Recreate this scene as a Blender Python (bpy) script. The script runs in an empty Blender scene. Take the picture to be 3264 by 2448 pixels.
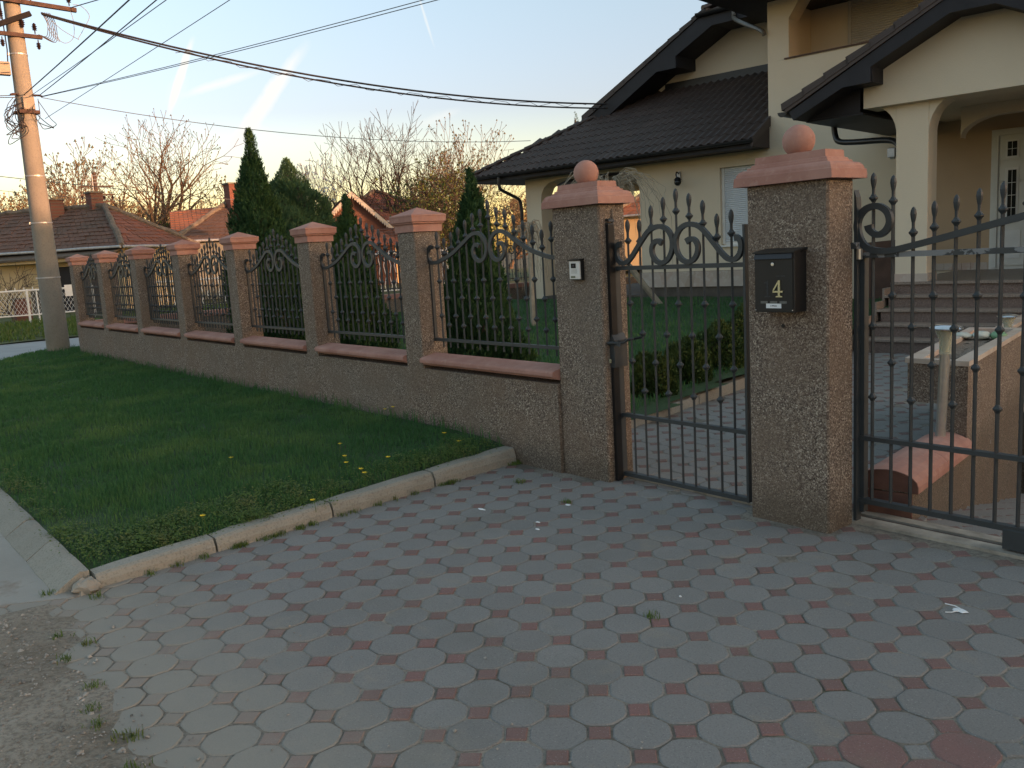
import bpy, math, random
import numpy as np
from mathutils import Vector, Matrix, noise as mnoise

random.seed(7)
RNG = np.random.default_rng(11)
SC = bpy.context.scene
COL = SC.collection
R = math.radians

# ------------------------------------------------------------------ camera
CAM_LOC = Vector((0.0, -4.1533, 1.62))
PITCH, ROLL, YAW = 0.1511, -0.0576, -0.889
_fw = Vector((math.sin(YAW)*math.cos(PITCH), math.cos(YAW)*math.cos(PITCH), -math.sin(PITCH)))
_r0 = Vector((math.cos(YAW), -math.sin(YAW), 0))
_u0 = _r0.cross(_fw)
_rt = _r0*math.cos(ROLL) + _u0*math.sin(ROLL)
_up = -_r0*math.sin(ROLL) + _u0*math.cos(ROLL)
cam_d = bpy.data.cameras.new('camera')
cam = bpy.data.objects.new('camera', cam_d)
COL.objects.link(cam)
cam_d.sensor_fit = 'HORIZONTAL'
cam_d.sensor_width = 36.0
cam_d.lens = 2770.85/3264*36.0
cam_d.clip_start = 0.05
cam_d.clip_end = 3000
cam.matrix_world = Matrix(((_rt.x, _up.x, -_fw.x, CAM_LOC.x), (_rt.y, _up.y, -_fw.y, CAM_LOC.y), (_rt.z, _up.z, -_fw.z, CAM_LOC.z), (0, 0, 0, 1)))
SC.camera = cam

# ------------------------------------------------------------------ light
SUN_AZ, SUN_EL = 22.0, 4.2            # degrees, azimuth counted from +X towards +Y
sdir = Vector((math.cos(R(SUN_AZ))*math.cos(R(SUN_EL)), math.sin(R(SUN_AZ))*math.cos(R(SUN_EL)), math.sin(R(SUN_EL))))
sun_d = bpy.data.lights.new('sun', 'SUN')
sun_d.energy = SUN_E = 2.0
sun_d.angle = R(0.6)
sun_d.color = (1.0, 0.47, 0.24)
sun = bpy.data.objects.new('sun', sun_d)
COL.objects.link(sun)
sun.rotation_euler = (-sdir).to_track_quat('-Z', 'Y').to_euler()

world = bpy.data.worlds.new('World')
SC.world = world
world.use_nodes = True
SKY_STRENGTH = 0.15

SC.view_settings.view_transform = 'Standard'
SC.view_settings.look = 'None'
SC.view_settings.gamma = 1.0
SC.view_settings.use_curve_mapping = False
SC.view_settings.exposure = EXPOSURE = 2.0

# ------------------------------------------------------------------ node helpers
class NT:
    def __init__(s, tree):
        s.t = tree
    def n(s, typ, **kw):
        nd = s.t.nodes.new(typ)
        for k, v in kw.items():
            if k.startswith('i_'):
                key = k[2:]
                key = int(key) if key.isdigit() else key.replace('_', ' ')
                nd.inputs[key].default_value = v
            else:
                setattr(nd, k, v)
        return nd
    def l(s, a, b):
        s.t.links.new(a, b)
    def math(s, op, a, b=None, c=None, clamp=False):
        nd = s.t.nodes.new('ShaderNodeMath'); nd.operation = op; nd.use_clamp = clamp
        for i, v in enumerate((a, b, c)):
            if v is None: continue
            if isinstance(v, (int, float)): nd.inputs[i].default_value = v
            else: s.l(v, nd.inputs[i])
        return nd.outputs[0]
    def mix(s, fac, a, b, blend='MIX'):
        nd = s.t.nodes.new('ShaderNodeMix'); nd.data_type = 'RGBA'; nd.blend_type = blend
        for sock, v in ((nd.inputs[0], fac), (nd.inputs[6], a), (nd.inputs[7], b)):
            if isinstance(v, (int, float)): sock.default_value = v
            elif isinstance(v, tuple): sock.default_value = (*v, 1) if len(v) == 3 else v
            else: s.l(v, sock)
        return nd.outputs[2]
    def ramp(s, fac, stops):
        nd = s.t.nodes.new('ShaderNodeValToRGB')
        el = nd.color_ramp.elements
        while len(el) < len(stops): el.new(0.5)
        for e, (p, c) in zip(el, stops):
            e.position = p
            e.color = (c, c, c, 1) if isinstance(c, (int, float)) else (*c, 1)
        s.l(fac, nd.inputs[0])
        return nd.outputs[0]

def new_mat(name):
    m = bpy.data.materials.new(name)
    m.use_nodes = True
    nt = NT(m.node_tree)
    b = m.node_tree.nodes['Principled BSDF']
    return m, nt, b

def coords(nt, kind='pos'):
    if kind == 'pos':
        return nt.n('ShaderNodeNewGeometry').outputs['Position']
    return nt.n('ShaderNodeTexCoord').outputs['Object']

def tex_noise(nt, co, scale, detail=4, rough=0.55, dist=0.0):
    nd = nt.n('ShaderNodeTexNoise', i_Scale=scale, i_Detail=detail, i_Roughness=rough, i_Distortion=dist)
    nt.l(co, nd.inputs['Vector'])
    return nd

def bump(nt, b, h, dist=0.005, strength=0.6):
    nd = nt.n('ShaderNodeBump', i_Strength=strength, i_Distance=dist)
    nt.l(h, nd.inputs['Height'])
    nt.l(nd.outputs[0], b.inputs['Normal'])

def mat_plain(name, col, rough=0.7, metal=0.0, var=0.12, scale=6.0, bmp=0.0, bscale=60, objvar=0.0, kind='pos'):
    m, nt, b = new_mat(name)
    co = coords(nt, kind)
    n1 = tex_noise(nt, co, scale)
    lo = tuple(c*(1-var) for c in col); hi = tuple(min(1, c*(1+var)) for c in col)
    c = nt.mix(nt.ramp(n1.outputs[0], ((0.3, 0.0), (0.7, 1.0))), lo, hi)
    if objvar:
        oi = nt.n('ShaderNodeObjectInfo')
        v = nt.math('MULTIPLY_ADD', oi.outputs['Random'], 2*objvar, 1-objvar)
        hs = nt.n('ShaderNodeHueSaturation')
        nt.l(v, hs.inputs['Value']); nt.l(c, hs.inputs['Color'])
        c = hs.outputs[0]
    nt.l(c, b.inputs['Base Color'])
    b.inputs['Roughness'].default_value = rough
    b.inputs['Metallic'].default_value = metal
    b.inputs['Specular IOR Level'].default_value = 0.35
    if bmp:
        n2 = tex_noise(nt, co, bscale, 3)
        bump(nt, b, n2.outputs[0], bmp, 0.7)
    return m

M = {}
def build_materials():
    # washed pebble render of walls and pillars
    m, nt, b = new_mat('washed_pebble')
    co = coords(nt)
    v = nt.n('ShaderNodeTexVoronoi', i_Scale=150.0); nt.l(co, v.inputs['Vector'])
    sep = nt.n('ShaderNodeSeparateColor'); nt.l(v.outputs['Color'], sep.inputs[0])
    c = nt.ramp(sep.outputs[0], ((0.0, (0.060, 0.044, 0.036)), (0.3, (0.135, 0.102, 0.082)), (0.6, (0.215, 0.172, 0.138)), (0.86, (0.30, 0.25, 0.20)), (1.0, (0.52, 0.45, 0.37))))
    n1 = tex_noise(nt, co, 2.6, 5, 0.62)
    c = nt.mix(nt.ramp(n1.outputs[0], ((0.42, 0.0), (0.70, 0.55))), c, (0.19, 0.115, 0.072))
    n3 = tex_noise(nt, co, 1.3, 4, 0.6)
    c = nt.mix(nt.ramp(n3.outputs[0], ((0.42, 0.0), (0.7, 0.42))), c, (0.175, 0.162, 0.14))
    # splash dirt at the foot
    sx = nt.n('ShaderNodeSeparateXYZ'); nt.l(co, sx.inputs[0])
    n4 = tex_noise(nt, co, 5.0, 4)
    foot = nt.math('MULTIPLY_ADD', n4.outputs[0], 0.30, sx.outputs[2])
    c = nt.mix(nt.ramp(foot, ((0.22, 0.55), (0.42, 0.0))), c, (0.085, 0.07, 0.052))
    nt.l(c, b.inputs['Base Color'])
    b.inputs['Roughness'].default_value = 0.9
    b.inputs['Specular IOR Level'].default_value = 0.25
    bump(nt, b, nt.math('SUBTRACT', 1.0, v.outputs['Distance']), 0.006, 0.7)
    M['pebble'] = m
    # terracotta tinted cast concrete
    m, nt, b = new_mat('terracotta_concrete')
    co = coords(nt)
    n1 = tex_noise(nt, co, 3.0, 6, 0.65); n2 = tex_noise(nt, co, 26.0, 4)
    c = nt.mix(nt.ramp(n1.outputs[0], ((0.35, 0.0), (0.68, 1.0))), (0.32, 0.16, 0.128), (0.43, 0.245, 0.20))
    c = nt.mix(nt.ramp(n2.outputs[0], ((0.56, 0.0), (0.8, 0.45))), c, (0.49, 0.345, 0.29))
    c = nt.mix(nt.ramp(tex_noise(nt, co, 7.0, 6, 0.7).outputs[0], ((0.6, 0.0), (0.78, 0.5))), c, (0.19, 0.11, 0.09))
    nt.l(c, b.inputs['Base Color']); b.inputs['Roughness'].default_value = 0.85
    b.inputs['Specular IOR Level'].default_value = 0.25
    bump(nt, b, tex_noise(nt, co, 90, 3).outputs[0], 0.002, 0.6)
    M['terra'] = m
    # wrought iron
    m, nt, b = new_mat('iron_paint')
    co = coords(nt)
    n1 = tex_noise(nt, co, 14.0, 4); n2 = tex_noise(nt, co, 5.0, 6, 0.7)
    c = nt.mix(n1.outputs[0], (0.022, 0.028, 0.032), (0.040, 0.047, 0.052))
    c = nt.mix(nt.ramp(n2.outputs[0], ((0.68, 0.0), (0.74, 0.3))), c, (0.07, 0.05, 0.038))
    nt.l(c, b.inputs['Base Color']); b.inputs['Roughness'].default_value = 0.52
    bump(nt, b, tex_noise(nt, co, 160, 2).outputs[0], 0.001, 0.5)
    M['iron'] = m
    m, nt, b = new_mat('peeling_iron_paint')
    co = coords(nt)
    n2 = tex_noise(nt, co, 11.0, 6, 0.62, 0.3)
    f = nt.ramp(n2.outputs[0], ((0.49, 0.0), (0.50, 1.0)))
    c = nt.mix(f, (0.036, 0.042, 0.046), (0.19, 0.20, 0.21))
    nt.l(c, b.inputs['Base Color']); b.inputs['Roughness'].default_value = 0.5
    bump(nt, b, nt.math('SUBTRACT', 1.0, f), 0.001, 0.8)
    M['peel'] = m
    # pavers
    for nm, lo, hi in (('paver_grey', (0.178, 0.172, 0.166), (0.235, 0.228, 0.219)), ('paver_red', (0.155, 0.108, 0.096), (0.235, 0.128, 0.118))):
        m, nt, b = new_mat(nm)
        co = coords(nt)
        oi = nt.n('ShaderNodeObjectInfo')
        n1 = tex_noise(nt, co, 2.2, 5, 0.6); n2 = tex_noise(nt, co, 130.0, 2)
        f = nt.math('ADD', nt.math('MULTIPLY', oi.outputs['Random'], 0.5), nt.math('MULTIPLY', n1.outputs[0], 0.6), clamp=True)
        c = nt.mix(f, lo, hi)
        # dirt patches, sand rubbed over some stones
        n3 = tex_noise(nt, co, 3.7, 6, 0.7)
        c = nt.mix(nt.ramp(n3.outputs[0], ((0.56, 0.0), (0.72, 0.55))), c, (0.27, 0.235, 0.185) if nm == 'paver_grey' else (0.20, 0.15, 0.12))
        n5 = tex_noise(nt, co, 1.15, 5, 0.62)
        c = nt.mix(nt.ramp(n5.outputs[0], ((0.54, 0.0), (0.68, 0.4))), c, (0.15, 0.145, 0.128))
        c = nt.mix(nt.ramp(n2.outputs[0], ((0.3, 0.30), (0.5, 0.0))), c, (0.06, 0.06, 0.058))
        c = nt.mix(nt.ramp(tex_noise(nt, co, 210.0, 1).outputs[0], ((0.66, 0.0), (0.74, 0.5))), c, (0.42, 0.41, 0.38))
        # dusty towards the street
        sx = nt.n('ShaderNodeSeparateXYZ'); nt.l(co, sx.inputs[0])
        st = nt.math('MULTIPLY_ADD', n3.outputs[0], 0.9, nt.math('MULTIPLY', sx.outputs[1], -1.0))
        c = nt.mix(nt.ramp(nt.math('MULTIPLY', st, 0.2), ((0.60, 0.0), (0.74, 0.75))), c, (0.285, 0.26, 0.22))
        nt.l(c, b.inputs['Base Color']); b.inputs['Roughness'].default_value = 0.88
        b.inputs['Specular IOR Level'].default_value = 0.3
        bump(nt, b, tex_noise(nt, co, 170, 3).outputs[0], 0.0025, 0.7)
        M[nm] = m
    m, nt, b = new_mat('joint_sand')
    co = coords(nt)
    n1 = tex_noise(nt, co, 2.5, 5, 0.65); n2 = tex_noise(nt, co, 60.0, 3)
    c = nt.mix(nt.ramp(n1.outputs[0], ((0.40, 0.0), (0.6, 1.0))), (0.125, 0.108, 0.088), (0.27, 0.24, 0.20))
    c = nt.mix(nt.ramp(n2.outputs[0], ((0.3, 0.6), (0.55, 0.0))), c, (0.06, 0.052, 0.042))
    c = nt.mix(nt.ramp(tex_noise(nt, co, 1.7, 4).outputs[0], ((0.60, 0.0), (0.7, 0.7))), c, (0.055, 0.06, 0.03))
    nt.l(c, b.inputs['Base Color']); b.inputs['Roughness'].default_value = 0.95
    bump(nt, b, n2.outputs[0], 0.006, 0.9)
    M['sand'] = m
    # gravel dirt
    m, nt, b = new_mat('dirt_road')
    co = coords(nt)
    n1 = tex_noise(nt, co, 1.6, 6, 0.65); n2 = tex_noise(nt, co, 45.0, 4, 0.7)
    c = nt.mix(nt.ramp(n1.outputs[0], ((0.35, 0.0), (0.65, 1.0))), (0.20, 0.165, 0.125), (0.36, 0.32, 0.265))
    c = nt.mix(nt.ramp(n2.outputs[0], ((0.38, 0.7), (0.55, 0.0))), c, (0.13, 0.105, 0.08))
    nt.l(c, b.inputs['Base Color']); b.inputs['Roughness'].default_value = 0.95
    bump(nt, b, n2.outputs[0], 0.02, 0.9)
    M['dirt'] = m
    M['stone'] = mat_plain('pebble_stone', (0.27, 0.25, 0.225), 0.9, var=0.55, scale=9)
    # concrete kinds
    m, nt, b = new_mat('kerb_concrete')
    co = coords(nt)
    oi = nt.n('ShaderNodeObjectInfo')
    n1 = tex_noise(nt, co, 4.0, 6, 0.65); n2 = tex_noise(nt, co, 80.0, 3)
    c = nt.mix(nt.math('ADD', nt.math('MULTIPLY', n1.outputs[0], 0.7), nt.math('MULTIPLY', oi.outputs['Random'], 0.3)), (0.20, 0.19, 0.16), (0.34, 0.32, 0.275))
    c = nt.mix(nt.ramp(n2.outputs[0], ((0.3, 0.45), (0.5, 0.0))), c, (0.10, 0.09, 0.072))
    nt.l(c, b.inputs['Base Color']); b.inputs['Roughness'].default_value = 0.92
    bump(nt, b, n2.outputs[0], 0.006, 0.7)
    M['kerb'] = m
    m, nt, b = new_mat('street_concrete')
    co = coords(nt)
    n1 = tex_noise(nt, co, 1.2, 6, 0.65); n2 = tex_noise(nt, co, 80.0, 3)
    c = nt.mix(n1.outputs[0], (0.20, 0.19, 0.17), (0.36, 0.345, 0.315))
    c = nt.mix(nt.ramp(tex_noise(nt, co, 2.1, 5, 0.7).outputs[0], ((0.53, 0.0), (0.66, 0.7))), c, (0.165, 0.11, 0.075))
    nt.l(c, b.inputs['Base Color']); b.inputs['Roughness'].default_value = 0.9
    bump(nt, b, n2.outputs[0], 0.005, 0.6)
    M['street'] = m
    M['asphalt'] = mat_plain('worn_asphalt', (0.30, 0.30, 0.30), 0.75, var=0.1, scale=1.5, bmp=0.004, bscale=90)
    M['track'] = mat_plain('track_concrete', (0.30, 0.275, 0.235), 0.9, var=0.3, scale=9, bmp=0.004, bscale=50)
    m, nt, b = new_mat('pole_concrete')
    co = coords(nt)
    n1 = tex_noise(nt, co, 2.5, 6, 0.6); n2 = tex_noise(nt, co, 40.0, 3)
    c = nt.mix(n1.outputs[0], (0.165, 0.155, 0.132), (0.27, 0.25, 0.215))
    c = nt.mix(nt.ramp(n2.outputs[0], ((0.33, 0.5), (0.5, 0.0))), c, (0.15, 0.14, 0.12))
    sx = nt.n('ShaderNodeSeparateXYZ'); nt.l(co, sx.inputs[0])
    ff = nt.math('MULTIPLY_ADD', n1.outputs[0], 1.4, sx.outputs[2])
    c = nt.mix(nt.ramp(nt.math('MULTIPLY', ff, 0.5), ((0.35, 0.45), (0.75, 0.0))), c, (0.15, 0.135, 0.085))
    nt.l(c, b.inputs['Base Color']); b.inputs['Roughness'].default_value = 0.9
    bump(nt, b, n2.outputs[0], 0.004, 0.6)
    M['pole'] = m
    # house
    def stucco(name, lo, hi):
        m, nt, b = new_mat(name)
        co = coords(nt)
        n1 = tex_noise(nt, co, 0.8, 6, 0.6); n2 = tex_noise(nt, co, 55.0, 4, 0.7)
        c = nt.mix(n1.outputs[0], lo, hi)
        nt.l(c, b.inputs['Base Color']); b.inputs['Roughness'].default_value = 0.92
        b.inputs['Specular IOR Level'].default_value = 0.2
        bump(nt, b, n2.outputs[0], 0.006, 0.6)
        return m
    M['stucco'] = stucco('cream_stucco', (0.62, 0.53, 0.40), (0.70, 0.605, 0.465))
    M['oldcream'] = stucco('old_cream_plaster', (0.46, 0.36, 0.20), (0.62, 0.50, 0.31))
    M['oldgrey'] = stucco('grey_green_plaster', (0.17, 0.18, 0.16), (0.25, 0.26, 0.23))
    M['white'] = mat_plain('white_paint', (0.72, 0.72, 0.70), 0.5, var=0.06)
    M['shutter'] = mat_plain('shutter_plastic', (0.62, 0.65, 0.68), 0.4, var=0.04)
    M['shutter2'] = mat_plain('beige_shutter_plastic', (0.50, 0.46, 0.40), 0.5, var=0.04)
    M['doorwhite'] = mat_plain('white_door', (0.66, 0.66, 0.62), 0.4, var=0.05)
    M['darkwood'] = mat_plain('dark_painted_wood', (0.016, 0.0155, 0.020), 0.6, var=0.25, scale=3)
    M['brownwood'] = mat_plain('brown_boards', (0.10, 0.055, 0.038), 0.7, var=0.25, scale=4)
    M['gutter'] = mat_plain('dark_gutter', (0.02, 0.021, 0.024), 0.35, var=0.2)
    m, nt, b = new_mat('dark_roof_tile')
    co = coords(nt); oi = nt.n('ShaderNodeObjectInfo')
    n1 = tex_noise(nt, co, 1.5, 5)
    c = nt.mix(nt.math('ADD', nt.math('MULTIPLY', oi.outputs['Random'], 0.45), nt.math('MULTIPLY', n1.outputs[0], 0.55)), (0.034, 0.023, 0.02), (0.066, 0.046, 0.04))
    nt.l(c, b.inputs['Base Color']); b.inputs['Roughness'].default_value = 0.6
    bump(nt, b, tex_noise(nt, co, 120, 3).outputs[0], 0.002, 0.5)
    M['tile'] = m
    def oldtile(name, lo, mid, hi):
        m, nt, b = new_mat(name)
        co = coords(nt); oi = nt.n('ShaderNodeObjectInfo')
        n1 = tex_noise(nt, co, 0.9, 6, 0.7); n2 = tex_noise(nt, co, 5.0, 4)
        c = nt.mix(nt.ramp(n2.outputs[0], ((0.3, 0.0), (0.7, 1.0))), mid, hi)
        c = nt.mix(nt.ramp(n1.outputs[0], ((0.4, 0.0), (0.66, 0.8))), c, lo)
        hs = nt.n('ShaderNodeHueSaturation'); nt.l(nt.math('MULTIPLY_ADD', oi.outputs['Random'], 0.5, 0.75), hs.inputs['Value']); nt.l(c, hs.inputs['Color'])
        nt.l(hs.outputs[0], b.inputs['Base Color']); b.inputs['Roughness'].default_value = 0.9
        bump(nt, b, n2.outputs[0], 0.01, 0.6)
        return m
    M['redtile'] = oldtile('old_red_tile', (0.10, 0.06, 0.045), (0.155, 0.062, 0.042), (0.20, 0.08, 0.055))
    M['greytile'] = oldtile('weathered_tile', (0.075, 0.06, 0.048), (0.11, 0.062, 0.048), (0.145, 0.082, 0.062))
    M['browntile'] = oldtile('brown_tile', (0.06, 0.042, 0.035), (0.085, 0.05, 0.04), (0.11, 0.064, 0.05))
    M['orangetile'] = oldtile('orange_tile', (0.17, 0.07, 0.04), (0.23, 0.085, 0.045), (0.28, 0.11, 0.06))
    M['mortar'] = mat_plain('ridge_mortar', (0.135, 0.115, 0.095), 0.95, var=0.35, scale=6, bmp=0.02, bscale=14)
    m, nt, b = new_mat('chimney_brick')
    co = coords(nt, 'obj')
    br = nt.n('ShaderNodeTexBrick', i_Scale=4.0); br.offset = 0.5
    br.inputs['Color1'].default_value = (0.17, 0.06, 0.042, 1); br.inputs['Color2'].default_value = (0.12, 0.045, 0.034, 1)
    br.inputs['Mortar'].default_value = (0.13, 0.08, 0.06, 1); br.inputs['Mortar Size'].default_value = 0.014
    mp = nt.n('ShaderNodeMapping'); mp.inputs['Rotation'].default_value = (R(90), 0, 0)
    nt.l(co, mp.inputs[0]); nt.l(mp.outputs[0], br.inputs['Vector'])
    nt.l(br.outputs[0], b.inputs['Base Color']); b.inputs['Roughness'].default_value = 0.9
    M['brick'] = m
    m, nt, b = new_mat('brown_granite')
    co = coords(nt)
    n1 = tex_noise(nt, co, 95.0, 3, 0.7)
    c = nt.ramp(n1.outputs[0], ((0.32, (0.05, 0.034, 0.028)), (0.5, (0.155, 0.105, 0.085)), (0.68, (0.27, 0.20, 0.165))))
    nt.l(c, b.inputs['Base Color']); b.inputs['Roughness'].default_value = 0.55
    M['granite'] = m
    M['granite2'] = mat_plain('pale_granite', (0.235, 0.185, 0.15), 0.5, var=0.4, scale=70)
    m, nt, b = new_mat('plinth_stone')
    co = coords(nt)
    v = nt.n('ShaderNodeTexVoronoi', i_Scale=3.2); nt.l(co, v.inputs['Vector'])
    n1 = tex_noise(nt, co, 9.0, 5, 0.7)
    sep = nt.n('ShaderNodeSeparateColor'); nt.l(v.outputs['Color'], sep.inputs[0])
    c = nt.ramp(sep.outputs[1], ((0.0, (0.38, 0.29, 0.22)), (0.5, (0.47, 0.40, 0.34)), (1.0, (0.45, 0.33, 0.265))))
    c = nt.mix(nt.ramp(n1.outputs[0], ((0.5, 0.0), (0.65, 0.6))), c, (0.56, 0.52, 0.46))
    nt.l(c, b.inputs['Base Color']); b.inputs['Roughness'].default_value = 0.6
    M['plinth'] = m
    M['darkplinth'] = mat_plain('dark_foundation', (0.10, 0.085, 0.07), 0.9, var=0.2)
    M['glass'] = mat_plain('dark_glass', (0.02, 0.022, 0.022), 0.08, var=0.1)
    M['black'] = mat_plain('black_powder_coat', (0.012, 0.012, 0.013), 0.42, var=0.15, bmp=0.0006, bscale=300)
    M['blackflap'] = mat_plain('satin_black', (0.018, 0.018, 0.022), 0.3, var=0.1)
    M['brass'] = mat_plain('brass_numeral', (0.52, 0.50, 0.33), 0.35, metal=0.7, var=0.12, scale=60)
    M['ghost'] = mat_plain('numeral_adhesive_ghost', (0.042, 0.043, 0.046), 0.9, var=0.3, scale=80)
    M['plate'] = mat_plain('dull_plate', (0.13, 0.13, 0.12), 0.6, var=0.15, scale=50)
    M['steel'] = mat_plain('brushed_steel', (0.62, 0.60, 0.57), 0.32, metal=0.9, var=0.08, scale=30)
    M['zinc'] = mat_plain('galvanised_steel', (0.42, 0.43, 0.44), 0.45, metal=0.6, var=0.2, scale=8)
    M['downpipe'] = mat_plain('painted_downpipe', (0.10, 0.09, 0.075), 0.5, var=0.2, scale=8)
    M['darkterra'] = mat_plain('dark_terracotta', (0.125, 0.062, 0.048), 0.9, var=0.3, scale=9)  # darker brown-red tone for the end of the low wall
    M['porchshade'] = mat_plain('shaded_ochre_stucco', (0.50, 0.36, 0.235), 0.92, var=0.06, scale=1.0, bmp=0.005, bscale=55)  # ochre stucco, toned darker and warmer to carry the porch shade
    M['tarred'] = mat_plain('tarred_arm', (0.012, 0.011, 0.012), 0.95, var=0.2)
    M['boxgrey'] = mat_plain('weathered_box', (0.30, 0.26, 0.21), 0.7, var=0.1)
    M['silver'] = mat_plain('silver_plastic', (0.62, 0.62, 0.60), 0.4, var=0.03)
    M['lcd'] = mat_plain('name_window', (0.16, 0.18, 0.13), 0.25, var=0.1)
    M['ink'] = mat_plain('ink', (0.05, 0.05, 0.055), 0.7, var=0.1)
    M['paper'] = mat_plain('paper', (0.72, 0.74, 0.76), 0.8, var=0.06)
    M['soil'] = mat_plain('dark_soil', (0.035, 0.027, 0.02), 1.0, var=0.5, scale=25, bmp=0.03, bscale=40)
    M['cable'] = mat_plain('cable_sheath', (0.018, 0.016, 0.018), 0.55, var=0.1)
    M['wire'] = mat_plain('aluminium_wire', (0.11, 0.115, 0.12), 0.5, var=0.1)
    M['rust'] = mat_plain('rusty_steel', (0.06, 0.036, 0.03), 0.8, var=0.4, scale=9)
    M['insul'] = mat_plain('brown_porcelain', (0.026, 0.014, 0.014), 0.4, var=0.2)
    m, nt, b = new_mat('lamp_plastic')
    b.inputs['Base Color'].default_value = (0.85, 0.85, 0.72, 1); b.inputs['Roughness'].default_value = 0.15
    b.inputs['Transmission Weight'].default_value = 0.75; b.inputs['IOR'].default_value = 1.2
    M['lampglass'] = m
    M['lampcap'] = mat_plain('polished_steel_cap', (0.78, 0.80, 0.84), 0.18, metal=0.9, var=0.04)
    M['bagwhite'] = mat_plain('compost_bag', (0.50, 0.52, 0.46), 0.5, var=0.1, scale=20)
    M['baggreen'] = mat_plain('green_bag', (0.16, 0.30, 0.17), 0.5, var=0.2, scale=20)
    # bark / foliage
    M['bark'] = mat_plain('bark', (0.14, 0.098, 0.068), 0.95, var=0.35, scale=3)
    M['darkbark'] = mat_plain('dark_bark', (0.065, 0.046, 0.038), 0.95, var=0.35, scale=3)
    M['willowbark'] = mat_plain('straw_twig', (0.34, 0.29, 0.22), 0.9, var=0.3, scale=5)
    M['bud'] = mat_plain('spring_bud', (0.24, 0.19, 0.10), 0.9, var=0.35, scale=5)
    M['blossom'] = mat_plain('white_blossom', (0.70, 0.70, 0.66), 0.8, var=0.15, scale=30)
    M['yellow'] = mat_plain('dandelion_yellow', (0.72, 0.52, 0.03), 0.7, var=0.1)
    def leaf(name, c0, c1, c2, sc=2.2, trans=0.15, fine=30.0):
        m, nt, b = new_mat(name)
        co = coords(nt)
        n1 = tex_noise(nt, co, sc, 4, 0.6); n2 = tex_noise(nt, co, fine, 3, 0.6)
        c = nt.mix(nt.ramp(n2.outputs[0], ((0.3, 0.0), (0.7, 1.0))), c0, c1)
        c = nt.mix(nt.ramp(n1.outputs[0], ((0.48, 0.0), (0.68, 0.8))), c, c2)
        nt.l(c, b.inputs['Base Color']); b.inputs['Roughness'].default_value = 0.65
        b.inputs['Specular IOR Level'].default_value = 0.25
        tr = nt.n('ShaderNodeBsdfTranslucent'); nt.l(c, tr.inputs[0])
        mx = nt.n('ShaderNodeMixShader'); mx.inputs[0].default_value = trans
        out = m.node_tree.nodes['Material Output']
        nt.l(b.outputs[0], mx.inputs[1]); nt.l(tr.outputs[0], mx.inputs[2]); nt.l(mx.outputs[0], out.inputs[0])
        return m
    M['thuja'] = leaf('thuja_sprays', (0.018, 0.052, 0.020), (0.040, 0.096, 0.036), (0.056, 0.105, 0.028), 1.7)
    M['cypress'] = leaf('cypress_sprays', (0.034, 0.080, 0.040), (0.068, 0.135, 0.066), (0.085, 0.15, 0.058), 1.7)
    M['hedge'] = leaf('hedge_sprays', (0.028, 0.05, 0.013), (0.065, 0.10, 0.024), (0.11, 0.13, 0.03), 3.5)
    M['grass'] = leaf('lawn_blades', (0.036, 0.105, 0.034), (0.070, 0.175, 0.056), (0.115, 0.200, 0.060), 1.3, 0.2, 14.0)
    M['weed'] = leaf('weed_leaves', (0.06, 0.115, 0.022), (0.12, 0.18, 0.04), (0.17, 0.165, 0.05), 6.0, 0.2)
    M['farleaf'] = leaf('hazy_spring_foliage', (0.16, 0.125, 0.065), (0.26, 0.20, 0.11), (0.18, 0.165, 0.075), 0.5)
    M['greenleaf'] = leaf('young_green_foliage', (0.06, 0.085, 0.02), (0.10, 0.13, 0.035), (0.13, 0.13, 0.04), 0.7)
    m, nt, b = new_mat('lawn_soil')
    co = coords(nt)
    n1 = tex_noise(nt, co, 1.1, 6, 0.65); n2 = tex_noise(nt, co, 45.0, 4, 0.7)
    c = nt.mix(n2.outputs[0], (0.014, 0.040, 0.012), (0.035, 0.075, 0.022))
    c = nt.mix(nt.ramp(n1.outputs[0], ((0.55, 0.0), (0.7, 0.5))), c, (0.055, 0.05, 0.022))
    nt.l(c, b.inputs['Base Color']); b.inputs['Roughness'].default_value = 0.95
    bump(nt, b, n2.outputs[0], 0.02, 0.8)
    M['lawn'] = m
    M['verge'] = mat_plain('rough_verge', (0.075, 0.085, 0.03), 0.95, var=0.45, scale=1.5, bmp=0.02, bscale=12)
    M['fields'] = mat_plain('far_ground', (0.09, 0.08, 0.05), 0.95, var=0.3, scale=0.05)
build_materials()

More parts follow.
